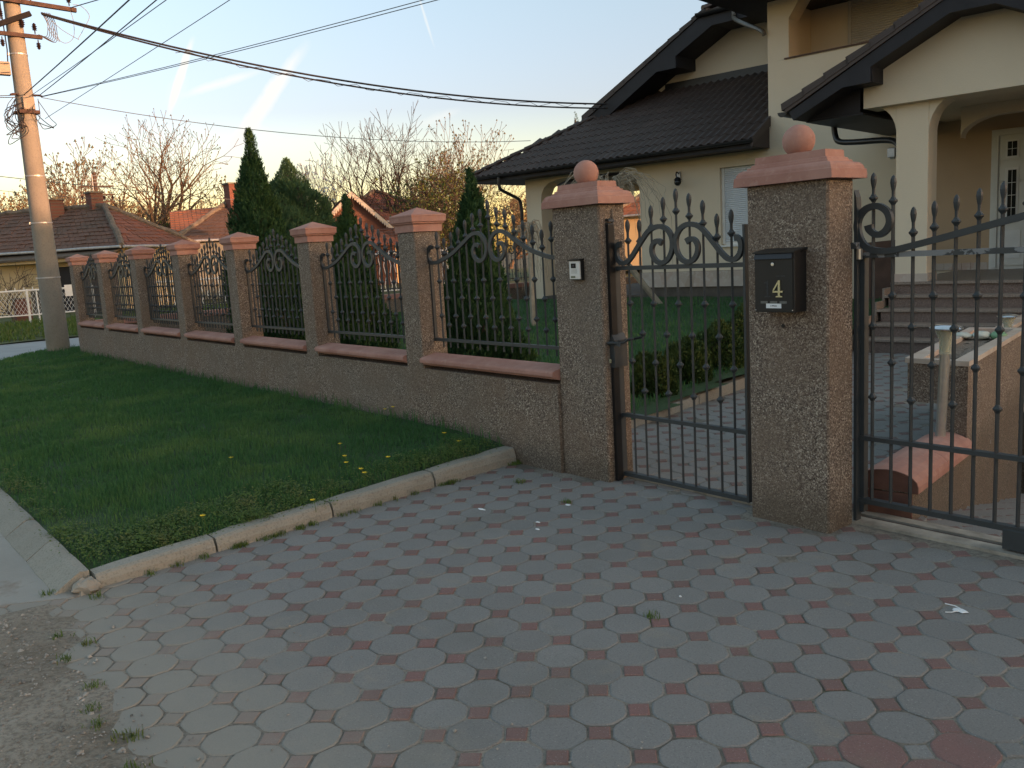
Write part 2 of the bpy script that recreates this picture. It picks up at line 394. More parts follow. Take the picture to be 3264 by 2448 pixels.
# ------------------------------------------------------------------ sky
def build_sky():
    nt = NT(world.node_tree)
    bg = world.node_tree.nodes['Background']
    sky = nt.n('ShaderNodeTexSky')
    sky.sky_type = 'NISHITA'; sky.sun_disc = False
    sky.sun_elevation = R(SUN_EL)
    sky.sun_rotation = R(90 - SUN_AZ)
    sky.altitude = 100; sky.air_density = 1.0; sky.dust_density = 2.0; sky.ozone_density = 0.9
    d = nt.n('ShaderNodeTexCoord').outputs['Generated']
    sz = nt.n('ShaderNodeSeparateXYZ'); nt.l(d, sz.inputs[0])
    # dusty evening air: warmer and brighter low down, the same all the way round
    tint = nt.ramp(sz.outputs[2], ((0.0, (0.74, 0.64, 0.60)), (0.035, (0.68, 0.61, 0.59)), (0.09, (0.49, 0.455, 0.505)), (0.16, (0.385, 0.355, 0.46)), (0.30, (0.46, 0.44, 0.48)), (1.0, (0.64, 0.62, 0.52))))
    c = nt.mix(1.0, sky.outputs[0], tint, 'MULTIPLY')
    vs = nt.n('ShaderNodeVectorMath', operation='SCALE'); nt.l(c, vs.inputs[0]); vs.inputs['Scale'].default_value = 2.0
    c = vs.outputs[0]
    # contrails: great-circle streaks in the sky
    for A, B, w, amt, sd in CONTRAILS:
        A = Vector(A).normalized(); B = Vector(B).normalized()
        n = A.cross(B).normalized(); ax = (B-A).normalized(); L = (B-A).length
        def dot(v):
            q = nt.n('ShaderNodeVectorMath', operation='DOT_PRODUCT'); nt.l(d, q.inputs[0]); q.inputs[1].default_value = v
            return q.outputs['Value']
        no = nt.n('ShaderNodeTexNoise', i_Scale=26.0, i_Detail=4.0, i_Roughness=0.6)
        ad = nt.n('ShaderNodeVectorMath', operation='ADD'); nt.l(d, ad.inputs[0]); ad.inputs[1].default_value = (sd, sd*2, 0)
        nt.l(ad.outputs[0], no.inputs['Vector'])
        wob = nt.math('MULTIPLY_ADD', no.outputs[0], w*1.1, -w*0.55)
        dist = nt.math('ABSOLUTE', nt.math('ADD', dot(n), wob))
        t = nt.math('DIVIDE', nt.math('SUBTRACT', dot(ax), A.dot(ax)), L)
        wid = nt.math('MULTIPLY_ADD', nt.math('ABSOLUTE', nt.math('SUBTRACT', t, 0.5)), -w*0.9, w)
        core = nt.math('SUBTRACT', 1.0, nt.math('DIVIDE', dist, wid), clamp=True)
        core = nt.math('POWER', core, 0.8)
        ends = nt.math('MULTIPLY', nt.math('MULTIPLY', t, 4.0, clamp=True), nt.math('MULTIPLY', nt.math('SUBTRACT', 1.0, t), 3.0, clamp=True))
        f = nt.math('MULTIPLY', nt.math('MULTIPLY', core, ends), nt.math('MULTIPLY', nt.math('ADD', no.outputs[0], 0.35), amt), clamp=True)
        c = nt.mix(f, c, (1.75, 1.72, 1.62))
    nt.l(c, bg.inputs[0]); bg.inputs[1].default_value = SKY_STRENGTH
CONTRAILS = [((-0.9337, 0.3225, 0.1556), (-0.9074, 0.3488, 0.2345), 0.0052, 2.2, 0.0),
    ((-0.9310, 0.3240, 0.1640), (-0.9170, 0.3400, 0.2000), 0.0110, 0.30, 2.0),
    ((-0.9271, 0.3311, 0.1757), (-0.8862, 0.4163, 0.2033), 0.0060, 0.9, 1.0),
    ((-0.9289, 0.3587, 0.0924), (-0.8607, 0.4531, 0.2321), 0.0105, 1.7, 3.0),
    ((-0.9077, 0.3898, 0.155), (-0.8879, 0.4451, 0.116), 0.0080, 0.6, 4.0),
    ((-0.7921, 0.5454, 0.274), (-0.7951, 0.5661, 0.2174), 0.0020, 0.6, 5.0),
    ((-0.8241, 0.5487, 0.1406), (-0.7891, 0.5937, 0.1572), 0.0070, 0.45, 6.0)]
build_sky()

# ------------------------------------------------------------------ mesh helpers
class MB:
    """collects vertices and faces; build() links them as one mesh object"""
    def __init__(s):
        s.v = []; s.f = []; s.mi = []; s.cur = 0; s.smooth = False
    def add(s, vs, fs):
        o = len(s.v)
        s.v.extend([tuple(p) for p in vs])
        s.f.extend([tuple(i+o for i in f) for f in fs])
        s.mi.extend([s.cur]*len(fs))
        return s
    def box(s, x0, x1, y0, y1, z0, z1):
        return s.add([(x0,y0,z0),(x1,y0,z0),(x1,y1,z0),(x0,y1,z0),(x0,y0,z1),(x1,y0,z1),(x1,y1,z1),(x0,y1,z1)],
                     [(0,3,2,1),(4,5,6,7),(0,1,5,4),(1,2,6,5),(2,3,7,6),(3,0,4,7)])
    def cbox(s, x0, x1, y0, y1, z0, z1, c=0.006):
        """box with chamfered vertical and top edges"""
        pts = lambda d, z: [(x0+d,y0,z),(x1-d,y0,z),(x1,y0+d,z),(x1,y1-d,z),(x1-d,y1,z),(x0+d,y1,z),(x0,y1-d,z),(x0,y0+d,z)]
        top = [(x0+2*c,y0+c,z1),(x1-2*c,y0+c,z1),(x1-c,y0+2*c,z1),(x1-c,y1-2*c,z1),(x1-2*c,y1-c,z1),(x0+2*c,y1-c,z1),(x0+c,y1-2*c,z1),(x0+c,y0+2*c,z1)]
        vs = pts(c, z0) + pts(c, z1-c) + top
        fs = [tuple(range(7,-1,-1)), tuple(range(16,24))]
        for L in (0, 8):
            for i in range(8):
                j = (i+1) % 8
                fs.append((L+i, L+j, L+8+j, L+8+i))
        return s.add(vs, fs)
    def prism(s, poly, d0, d1, axis='y'):
        """polygon extruded; axis y: poly in (x,z); axis z: poly in (x,y); axis x: poly in (y,z)"""
        n = len(poly)
        def P(p, d):
            if axis == 'y': return (p[0], d, p[1])
            if axis == 'z': return (p[0], p[1], d)
            return (d, p[0], p[1])
        vs = [P(p, d0) for p in poly] + [P(p, d1) for p in poly]
        fs = [tuple(range(n)), tuple(range(2*n-1, n-1, -1))]
        for i in range(n):
            j = (i+1) % n
            fs.append((i, i+n, j+n, j))
        return s.add(vs, fs)
    def lathe(s, prof, cx=0, cy=0, n=12, z0=0.0, cap=True):
        o = len(s.v); k = len(prof)
        vs = []
        for r, z in prof:
            for i in range(n):
                t = 2*math.pi*i/n
                vs.append((cx+r*math.cos(t), cy+r*math.sin(t), z+z0))
        fs = []
        for a in range(k-1):
            for i in range(n):
                j = (i+1) % n
                fs.append((a*n+i, a*n+j, (a+1)*n+j, (a+1)*n+i))
        if cap:
            fs.append(tuple(range(n-1, -1, -1))); fs.append(tuple(range((k-1)*n, k*n)))
        return s.add(vs, fs)
    def tube(s, pts, r, n=6, cap=True):
        pts = [Vector(p) for p in pts]
        k = len(pts)
        rr = r if isinstance(r, (list, tuple)) else [r]*k
        vs = []; fs = []
        prev = None
        for i, p in enumerate(pts):
            t = (pts[min(i+1, k-1)] - pts[max(i-1, 0)])
            if t.length < 1e-9: t = Vector((0, 0, 1))
            t.normalize()
            if prev is None:
                a = t.cross(Vector((0, 0, 1)))
                if a.length < 0.1: a = t.cross(Vector((1, 0, 0)))
            else:
                a = prev - t*prev.dot(t)
            a.normalize(); prev = a
            b = t.cross(a)
            for q in range(n):
                th = 2*math.pi*q/n + math.pi/n
                vs.append(p + a*(rr[i]*math.cos(th)) + b*(rr[i]*math.sin(th)))
        for i in range(k-1):
            for q in range(n):
                j = (q+1) % n
                fs.append((i*n+q, i*n+j, (i+1)*n+j, (i+1)*n+q))
        if cap:
            fs.append(tuple(range(n-1, -1, -1))); fs.append(tuple(range((k-1)*n, k*n)))
        return s.add(vs, fs)
    def band(s, path, w, d, y=0.0):
        """flat bar swept along a path in the x-z plane: w wide in the plane, d deep in y"""
        k = len(path); vs = []; fs = []
        for i, (x, z) in enumerate(path):
            x0, z0 = path[max(i-1, 0)]; x1, z1 = path[min(i+1, k-1)]
            tx, tz = x1-x0, z1-z0
            L = math.hypot(tx, tz) or 1
            nx, nz = -tz/L, tx/L
            ww = w if not isinstance(w, list) else w[i]
            for sx, sy in ((-1,-1),(1,-1),(1,1),(-1,1)):
                vs.append((x+nx*ww/2*sx, y+d/2*sy, z+nz*ww/2*sx))
        for i in range(k-1):
            for q in range(4):
                j = (q+1) % 4
                fs.append((i*4+q, (i+1)*4+q, (i+1)*4+j, i*4+j))
        fs.append((0,1,2,3)); fs.append((4*k-1,4*k-2,4*k-3,4*k-4))
        return s.add(vs, fs)
    def ball(s, c, r, n=16, m=10, sq=1.0):
        vs = []; fs = []
        for i in range(1, m):
            ph = math.pi*i/m
            for j in range(n):
                th = 2*math.pi*j/n
                vs.append((c[0]+r*math.sin(ph)*math.cos(th), c[1]+r*math.sin(ph)*math.sin(th), c[2]+r*sq*math.cos(ph)))
        t = len(vs); vs.append((c[0],c[1],c[2]+r*sq)); vs.append((c[0],c[1],c[2]-r*sq))
        for i in range(m-2):
            for j in range(n):
                q = (j+1) % n
                fs.append((i*n+j, (i+1)*n+j, (i+1)*n+q, i*n+q))
        for j in range(n):
            q = (j+1) % n
            fs.append((t, j, q)); fs.append((t+1, (m-2)*n+q, (m-2)*n+j))
        return s.add(vs, fs)
    def mesh(s, name, mats):
        me = bpy.data.meshes.new(name)
        me.from_pydata(s.v, [], s.f)
        mats = mats if isinstance(mats, (list, tuple)) else [mats]
        for m in mats: me.materials.append(m)
        if len(mats) > 1: me.polygons.foreach_set('material_index', s.mi)
        if s.smooth: me.polygons.foreach_set('use_smooth', [True]*len(s.f))
        me.update()
        return me
    def build(s, name, mats, parent=None, loc=(0,0,0), rz=0.0):
        return link(name, s.mesh(name, mats), parent, loc, rz)

def smooth_by_angle(o, ang=40):
    me = o.data
    me.polygons.foreach_set('use_smooth', [True]*len(me.polygons))
    try: me.set_sharp_from_angle(angle=R(ang))
    except Exception: pass
    return o

def link(name, me, parent=None, loc=(0,0,0), rz=0.0):
    o = bpy.data.objects.new(name, me)
    COL.objects.link(o)
    if parent is not None: o.parent = parent
    o.location = loc
    o.rotation_euler = (0, 0, rz)
    return o

def tag(o, label=None, cat=None, group=None, kind=None):
    if label: o['label'] = label
    if cat: o['category'] = cat
    if group: o['group'] = group
    if kind: o['kind'] = kind
    return o

def thing(name, label, cat, loc=(0,0,0), rz=0.0, group=None):
    o = bpy.data.objects.new(name, None)
    COL.objects.link(o)
    o.location = loc; o.rotation_euler = (0, 0, rz); o.empty_display_size = 0.2
    return tag(o, label, cat, group)

def copy_tree(o, parent=None):
    c = o.copy(); COL.objects.link(c)
    c.parent = parent
    for ch in o.children: copy_tree(ch, c)
    return c

def arr_mesh(name, verts, faces, mat, smooth=False, k=3):
    """fast mesh from numpy arrays, faces all with k corners"""
    me = bpy.data.meshes.new(name)
    nv, nf = len(verts), len(faces)
    me.vertices.add(nv); me.vertices.foreach_set('co', np.asarray(verts, np.float32).ravel())
    me.loops.add(nf*k); me.loops.foreach_set('vertex_index', np.asarray(faces, np.int32).ravel())
    me.polygons.add(nf); me.polygons.foreach_set('loop_start', np.arange(0, nf*k, k, dtype=np.int32))
    if smooth: me.polygons.foreach_set('use_smooth', np.ones(nf, bool))
    me.materials.append(mat)
    me.update(calc_edges=True)
    return me

def spline(pts, sub=6):
    out = []
    n = len(pts)
    for i in range(n-1):
        p0 = pts[max(i-1,0)]; p1 = pts[i]; p2 = pts[i+1]; p3 = pts[min(i+2,n-1)]
        for k in range(sub):
            t = k/sub
            out.append(tuple(0.5*((2*b) + (-a+c)*t + (2*a-5*b+4*c-d)*t*t + (-a+3*b-3*c+d)*t**3) for a, b, c, d in zip(p0, p1, p2, p3)))
    out.append(tuple(pts[-1]))
    return out

def in_poly(x, y, poly):
    x = np.asarray(x); y = np.asarray(y)
    r = np.zeros(x.shape, bool)
    n = len(poly)
    for i in range(n):
        x0, y0 = poly[i]; x1, y1 = poly[(i+1) % n]
        c = ((y0 > y) != (y1 > y)) & (x < (x1-x0)*(y-y0)/((y1-y0) or 1e-12) + x0)
        r ^= c
    return r

def bez_wire(p0, p1, sag, n=24):
    p0 = Vector(p0); p1 = Vector(p1)
    return [p0.lerp(p1, t) - Vector((0, 0, sag*4*t*(1-t))) for t in (i/n for i in range(n+1))]

# ================================================================== THE SETTING
def lawn_z(x, y):
    """height of the soil of the street-side lawn"""
    z = 0.075 + 0.085*np.clip((y+3.2)/3.2, 0, 1)
    kx = -4.79 - 0.10*(y+3.16)
    z = z - 0.045*np.exp(-np.clip(kx-0.10-x, 0, None)/0.30)
    return z - 0.05*np.exp(-np.clip(x+20.2, 0, None)/0.8)

def garden_z(x, y):
    return 0.035 + 0.0415*np.clip(y-0.3, 0, 11)

def kerb_x(y):                       # inner garden kerb beside the path
    return -5.02 - 0.19*(y-0.25)

# ground to the horizon
mb = MB(); g = -0.09; B = 1500
for x0, x1, y0, y1 in ((-B,B,-B,0.5),(-B,-3.6,0.5,6.5),(3.5,B,0.5,6.5),(-B,B,6.5,B)):       # open pit for the garage ramp
    mb.add([(x0,y0,g),(x1,y0,g),(x1,y1,g),(x0,y1,g)], [(0,1,2,3)])
mb.build('ground', M['fields'])['kind'] = 'structure'
mb = MB(); mb.box(-3.9, 3.7, 6.5, 6.7, -1.6, 0.0); mb.box(3.5, 3.7, 0.5, 6.499, -1.6, 0.0)
tag(mb.build('retaining_wall', M['track']), 'plain concrete wall closing the garage ramp, out of view', 'wall')

# -- street of dirt and gravel in front (height field, rises over the edge of the paving)
def grid_mesh(name, xs, ys, zf, mat, smooth=True):
    X, Y = np.meshgrid(xs, ys)
    Z = zf(X, Y)
    v = np.stack([X, Y, Z], -1).reshape(-1, 3)
    nx, ny = len(xs), len(ys)
    i = np.arange((ny-1)*(nx-1)); r = i//(nx-1); c = i % (nx-1)
    a = r*nx+c
    f = np.stack([a, a+1, a+nx+1, a+nx], 1)
    return arr_mesh(name, v, f, mat, smooth, 4)

def pnoise(X, Y, s, seed=0.0):
    sh = X.shape
    out = np.array([mnoise.noise((float(a)*s+seed, float(b)*s-seed, seed*1.7)) for a, b in zip(X.ravel(), Y.ravel())])
    return out.reshape(sh)

def dirt_z(X, Y):
    n = pnoise(X, Y, 3.1, 3.0)*0.010 + pnoise(X, Y, 9.0, 5.0)*0.006
    edge = -3.47
    t = np.clip((edge - Y + 0.0)/0.25, -1, 1)
    z = 0.004 + t*0.016 + n
    # sinks under the concrete channel west of the drive
    w = np.clip((-4.78 - X)/0.12, 0, 1)*np.clip((Y+4.35)/0.15, 0, 1)
    return z - 0.06*w
dirt = grid_mesh('street', np.linspace(-7.5, 2.5, 150), np.linspace(-6.5, -3.15, 70), dirt_z, M['dirt'])
tag(link('street', dirt), kind='structure')

# loose stones of the street: more than one can count
def scatter_stones():
    tet = np.array([(1,0,-.3),(-.5,.87,-.3),(-.5,-.87,-.3),(0,0,.9),(.6,.6,.4),(-.7,.2,.4)], float)
    from_faces = [(0,1,4),(1,5,4),(1,2,5),(2,0,3),(0,4,3),(4,5,3),(5,2,3)]
    vs, fs = [], []
    n = 3600
    x = RNG.uniform(-5.6, 0.5, n); y = -3.42 - np.abs(RNG.normal(0, 0.36, n)) + RNG.normal(0, 0.05, n)
    far = RNG.random(n) < 0.03
    y[far] = RNG.uniform(-3.4, -2.2, far.sum()); x[far] = RNG.uniform(-4.7, -1.5, far.sum())
    s = np.clip(RNG.lognormal(-5.35, 0.5, n), 0.0018, 0.014)
    keep = ~((x < -4.72) & (y > -4.2))
    for X, Y, S in zip(x[keep], y[keep], s[keep]):
        a = RNG.uniform(0, 6.28); ca, sa = math.cos(a), math.sin(a)
        p = tet*(RNG.uniform(0.7, 1.3, (6, 3)))*S
        q = np.stack([p[:,0]*ca-p[:,1]*sa, p[:,0]*sa+p[:,1]*ca, p[:,2]*0.7], 1)
        zz = 0.006 if Y > -3.42 else float(0.004 + min(1, (-3.47-Y)/0.25)*0.016 + mnoise.noise((X*3.1+3, Y*3.1-3, 5.1))*0.010) + 0.002
        o = len(vs)*6
        vs.append(q + np.array((X, Y, zz))); fs.extend([(i+o, j+o, k+o) for i, j, k in from_faces])
    tag(link('gravel', arr_mesh('gravel', np.concatenate(vs), fs, M['stone'])), kind='stuff')
scatter_stones()

# -- concrete street channel west of the drive, asphalt side road
mb = MB()
mb.prism([(-4.74,-3.24),(-5.02,-3.72),(-5.3,-4.3),(-40,-4.6),(-40,-3.24)], -0.06, 0.002, 'z')
tag(mb.build('street_channel', M['street']), kind='structure')
mb = MB(); mb.prism([(-20.6,-30),(-20.6,30),(-20.9,120),(-26.5,120),(-25.6,0.0),(-25.9,-30)], -0.08, -0.004, 'z')
tag(mb.build('side_road', M['asphalt']), kind='structure')
mb = MB(); mb.prism([(-5.3,-4.6),(-20.6,-4.6),(-20.6,-10),(-5.3,-10)], -0.08, -0.012, 'z')
tag(mb.build('front_road', M['street']), kind='structure')

# -- lawns
def lawn_surface(name, poly, xs, ys, zf, mat, tight=False):
    X, Y = np.meshgrid(xs, ys)
    Z = zf(X, Y) + 0.012*pnoise(X, Y, 2.3, 1.0)
    ins = in_poly(X, Y, poly)
    v = np.stack([X, Y, Z], -1).reshape(-1, 3)
    nx, ny = len(xs), len(ys)
    f = []
    for r in range(ny-1):
        for c in range(nx-1):
            if (ins[r, c] and ins[r, c+1] and ins[r+1, c] and ins[r+1, c+1]) if tight else (ins[r, c] or ins[r, c+1] or ins[r+1, c] or ins[r+1, c+1]):
                a = r*nx+c; f.append((a, a+1, a+nx+1, a+nx))
    o = link(name, arr_mesh(name, v, f, mat, True, 4))
    return tag(o, kind='structure')

LAWN = [(-4.84,-3.16),(-5.155,0.02),(-18.33,0.0),(-18.6,0.6),(-20.3,0.9),(-20.7,0.1),(-20.2,-0.7),(-18.6,-1.5),(-16.0,-3.18)]
lawn_surface('lawn', LAWN, np.linspace(-21, -4.82, 300), np.linspace(-3.2, 0.9, 84), lawn_z, M['lawn'], True)
GARDEN = [(-5.1,0.28),(-7.0,10.2),(-12,10.5),(-18.05,9.5),(-18.05,0.28)]
lawn_surface('garden_lawn', GARDEN, np.linspace(-18.2, -5.05, 70), np.linspace(0.26, 11.5, 60), garden_z, M['lawn'])
def verge_z(X, Y):
    return 0.02 + 0.05*np.clip((-25.6-X)/5.0, 0, 1)*5 + 0.03*pnoise(X, Y, 0.8, 4.0)
lawn_surface('verge', [(-25.7,-30),(-25.7,40),(-60,40),(-60,-30)], np.linspace(-60, -25.5, 60), np.linspace(-30, 40, 70), verge_z, M['verge'])

# -- grass: nobody could count it
def blades(name, pts, z, h, w, mat, lean=0.45, cl=None):
    n = len(pts)
    a = RNG.uniform(0, 2*math.pi, n)
    dx, dy = np.cos(a), np.sin(a)
    la = RNG.uniform(0, 2*math.pi, n); lm = np.abs(RNG.normal(0, lean, n))*h
    lx, ly = np.cos(la)*lm, np.sin(la)*lm
    V = np.empty((n, 5, 3), np.float32)
    hw = w/2
    V[:,0] = np.stack([pts[:,0]-dx*hw, pts[:,1]-dy*hw, z-0.006], 1)
    V[:,1] = np.stack([pts[:,0]+dx*hw, pts[:,1]+dy*hw, z-0.006], 1)
    V[:,2] = np.stack([pts[:,0]-dx*hw*.8+lx*.35, pts[:,1]-dy*hw*.8+ly*.35, z+h*.6], 1)
    V[:,3] = np.stack([pts[:,0]+dx*hw*.8+lx*.35, pts[:,1]+dy*hw*.8+ly*.35, z+h*.6], 1)
    V[:,4] = np.stack([pts[:,0]+lx, pts[:,1]+ly, z+h*np.clip(1-0.25*lm/h, .5, 1)], 1)
    b = np.arange(n)[:,None]*5
    F = np.concatenate([b+np.array([[0,1,3]]), b+np.array([[0,3,2]]), b+np.array([[2,3,4]])])
    return arr_mesh(name, V.reshape(-1,3), F, mat)

def rand_in(poly, dens_f, n_try, box):
    x = RNG.uniform(box[0], box[1], n_try); y = RNG.uniform(box[2], box[3], n_try)
    k = in_poly(x, y, poly) & (RNG.random(n_try) < dens_f(x, y))
    return np.stack([x[k], y[k]], 1)

def fnoise(x, y, s, seed):
    return np.array([mnoise.noise((float(a)*s+seed, float(b)*s, seed)) for a, b in zip(x, y)])

def grow_lawn():
    L2 = [(-4.90,-3.14),(-5.24,-0.08),(-18.33,-0.03),(-18.6,0.5),(-20.2,0.8),(-20.6,0.1),(-20.1,-0.65),(-18.6,-1.42),(-16.0,-3.14)]
    p = rand_in(L2, lambda x, y: np.clip(1.0 - (-x-6)/16.0, 0.28, 1), 250000, (-20.8,-4.8,-3.2,0.9))
    nz = fnoise(p[:,0], p[:,1], 1.5, 2.0); n2 = fnoise(p[:,0], p[:,1], 3.6, 8.0)
    kx = -4.79-0.10*(p[:,1]+3.16)
    worn = np.exp(-np.clip(kx-p[:,0]-0.05, 0, None)/0.10) + np.exp(-np.clip(p[:,1]+3.16, 0, None)/0.09)
    ok = RNG.random(len(p)) > 0.75*worn
    p, nz, n2 = p[ok], nz[ok], n2[ok]
    far = np.clip((-p[:,0]-6)/12, 0, 1)
    h = np.clip(0.046 + 0.030*nz + 0.034*n2 + RNG.normal(0, 0.010, len(p)), 0.014, 0.12)
    w = (0.0042 + 0.0050*far)*RNG.uniform(0.7, 1.3, len(p))
    tag(link('grass', blades('grass', p, lawn_z(p[:,0], p[:,1])+0.004, h, w, M['grass'])), kind='stuff')
    # garden behind the fence
    g = [(-5.2,0.35),(-7.0,10.1),(-12.4,10.2),(-17.9,9.4),(-17.9,0.35)]
    p = rand_in(g, lambda x, y: np.clip(1.1-y/14.0, 0.3, 1), 115000, (-18,-5,0.3,10.3))
    h = np.clip(RNG.normal(0.05, 0.014, len(p)), 0.02, 0.09)
    w = np.full(len(p), 0.009)*RNG.uniform(0.7, 1.3, len(p))
    tag(link('garden_grass', blades('garden_grass', p, garden_z(p[:,0], p[:,1])+0.004, h, w, M['grass'])), kind='stuff')
    # rough verge over the side road
    p = rand_in([(-25.75,-6),(-25.75,12),(-31,12),(-31,-6)], lambda x, y: np.full(x.shape, 0.8), 16000, (-31,-25.7,-6,12))
    h = np.clip(RNG.normal(0.13, 0.05, len(p)), 0.04, 0.3)
    tag(link('verge_grass', blades('verge_grass', p, 0.02+0.05*np.clip((-25.6-p[:,0])/5, 0, 1)*5, h, np.full(len(p), 0.03), M['weed'], 0.6)), kind='stuff')
    # clover and chickweed along the kerb
    def leaves(name, centres, nper, spread, zf, size, mat, hmax=0.06):
        pts = np.repeat(np.array(centres), nper, 0) + RNG.normal(0, 1, (len(centres)*nper, 2))*np.array(spread)
        n = len(pts); z = zf(pts[:,0], pts[:,1]) + RNG.uniform(0.005, hmax, n)
        a = RNG.uniform(0, 6.283, n); s = size*RNG.uniform(0.6, 1.3, n); t = RNG.uniform(-0.5, 0.5, (n, 2))
        V = np.empty((n, 4, 3), np.float32)
        for k, (u, v) in enumerate(((-1,0),(0,-.7),(1,0),(0,.7))):
            du, dv = u*s, v*s
            V[:,k,0] = pts[:,0]+du*np.cos(a)-dv*np.sin(a); V[:,k,1] = pts[:,1]+du*np.sin(a)+dv*np.cos(a)
            V[:,k,2] = z+du*t[:,0]+dv*t[:,1]
        F = np.arange(n*4).reshape(n, 4)
        return tag(link(name, arr_mesh(name, V.reshape(-1,3), F, mat, False, 4)), kind='stuff')
    ys = RNG.uniform(-2.9, -0.15, 70)
    cs = [(-4.79-0.10*(y+3.16)-0.16-abs(RNG.normal(0, 0.13)), y) for y in ys] + [(RNG.uniform(-8, -4.95), -3.1+abs(RNG.normal(0, .05))) for _ in range(34)]
    cs += [(RNG.uniform(-5.6,-5.0), RNG.uniform(-2.5,-1.7)) for _ in range(60)] + [(RNG.uniform(-5.45,-5.0), RNG.uniform(-3.0,-2.5)) for _ in range(34)]
    leaves('clover', cs, 85, (0.05, 0.055), lawn_z, 0.0075, M['weed'])
    ts = [(-4.25,-3.44),(-4.08,-3.36),(-3.98,-3.47),(-3.62,-3.45),(-3.42,-3.5),(-3.28,-3.52),(-3.13,-3.47),(-3.1,-3.44),(-2.9,-3.5),(-4.9,-3.36),(-4.66,-3.17),(-2.46,-1.44),(-4.62,-0.38),(-4.66,-0.36),(-4.02,-0.49),(-4.98,-1.2),(-4.93,-1.85),(-4.9,-2.2)]
    for j in range(26):
        y = RNG.uniform(-2.9, 0.0); ts.append((-4.79-0.10*(y+3.16)+0.02, y))
    pts = np.repeat(np.array(ts), 34, 0) + RNG.normal(0, 0.018, (len(ts)*34, 2))
    h = RNG.uniform(0.008, 0.034, len(pts))
    tag(link('joint_weeds', blades('joint_weeds', pts, np.full(len(pts), 0.004), h, np.full(len(pts), 0.004), M['weed'], 0.8)), kind='stuff')
    # tufts along the wall foot and at the pole
    k = 700
    p = np.stack([RNG.uniform(-18.3, -5.2, k), -0.03-np.abs(RNG.normal(0, 0.03, k))], 1)
    q = np.stack([-19.5+RNG.normal(0, 0.3, 300), -0.1+RNG.normal(0, 0.2, 300)], 1)
    p = np.concatenate([p, q])
    tag(link('tall_grass', blades('tall_grass', p, lawn_z(p[:,0], p[:,1]), RNG.uniform(0.05, 0.15, len(p)), np.full(len(p), 0.007), M['grass'], 0.4)), kind='stuff')
grow_lawn()

# -- kerb stones
def kerb_line(name, stones):
    root = tag(thing(name, None, None), kind='structure')
    for me, loc in stones:
        o = link('kerb_stone', me, root, loc)
    return root
def drive_kerb():
    root = thing('driveway_kerb', None, None); root['kind'] = 'structure'
    ys = [-3.14,-2.47,-1.68,-0.83,0.0]
    def bx(y): return -4.79-0.10*(y+3.16)
    for i, (y0, y1) in enumerate(zip(ys, ys[1:])):
        mb = MB(); g = 0.007
        n = 7; rows = []
        for k in range(n):
            t = k/(n-1); y = y0+g+(y1-y0-2*g)*t
            e = 0.008 if k in (0, n-1) else 0
            h = 0.075+0.045*(y+3.16)/3.16 - e*0.6
            jx = random.uniform(-.004, .004); jz = random.uniform(-.003, .003)
            x = bx(y)
            rows.append([(x+jx,y,-0.02),(x+jx-e*.3,y,h*0.45),(x-0.014-e,y,h*0.86+jz),(x-0.034,y,h+jz),(x-0.135,y,h+jz),(x-0.145,y,-0.02)])
        vs = [p for r in rows for p in r]; fs = []
        for k in range(n-1):
            for q in range(5):
                fs.append((k*6+q, k*6+q+1, (k+1)*6+q+1, (k+1)*6+q))
        fs.append((5,4,3,2,1,0)); fs.append(tuple((n-1)*6+q for q in range(6)))
        mb.add(vs, fs); mb.build('kerb_stone', M['kerb'], root)
    # crumbled corner block at the street end
    mb = MB(); mb.ball((-4.79,-3.19,0.02), 0.062, 9, 6, 0.8)
    vs = [(x+random.uniform(-.012,.012), y+random.uniform(-.012,.012), z+random.uniform(-.01,.01)) for x, y, z in mb.v]
    mb.v = vs; o = mb.build('broken_kerb_end', M['track'], root)
    for m_ in ():
        pass
drive_kerb()
def street_kerb():
    root = thing('street_kerb', None, None); root['kind'] = 'structure'
    x = -4.86
    k = 0
    while x > -17:
        L = (0.72, 0.64, 0.95, 1.0)[min(k, 3)]; g = 0.006
        n = 6; vs = []; fs = []
        for i in range(n):
            xx = x-g-(L-2*g)*i/(n-1); j = random.uniform(-.004, .004)
            vs += [(xx,-3.15,-0.03),(xx,-3.15,0.085+j),(xx,-3.195+j,0.088+j),(xx,-3.215,0.078+j),(xx,-3.325+j,0.006),(xx,-3.34,-0.03)]
        for i in range(n-1):
            for q in range(5): fs.append((i*6+q, (i+1)*6+q, (i+1)*6+q+1, i*6+q+1))
        fs.append(tuple(range(6))); fs.append(tuple(range(n*6-1, n*6-7, -1)))
        MB().add(vs, fs).build('kerb_stone', M['kerb'], root)
        x -= L; k += 1
street_kerb()
def garden_kerb():
    root = thing('garden_kerb', None, None); root['kind'] = 'structure'
    y = 0.3
    while y < 8.5:
        y1 = y+0.8
        mb = MB()
        a, b = kerb_x(y+0.006), kerb_x(y1-0.006)
        za, zb = 0.055+0.0415*(y-.3)*.4, 0.055+0.0415*(y1-.3)*.4
        mb.add([(a,y+.006,-.02),(a-.09,y+.006,-.02),(a-.09,y+.006,za),(a,y+.006,za),(b,y1-.006,-.02),(b-.09,y1-.006,-.02),(b-.09,y1-.006,zb),(b,y1-.006,zb)],
               [(0,1,2,3),(7,6,5,4),(0,3,7,4),(1,5,6,2),(2,6,7,3)])
        mb.build('kerb_stone', M['kerb'], root)
        y = y1
garden_kerb()

RAMP = 0.23                          # fall of the garage ramp right of the low wall
def on_ramp(x, y): return y > 0.5 and x > -2.36-0.206*(y-0.5)

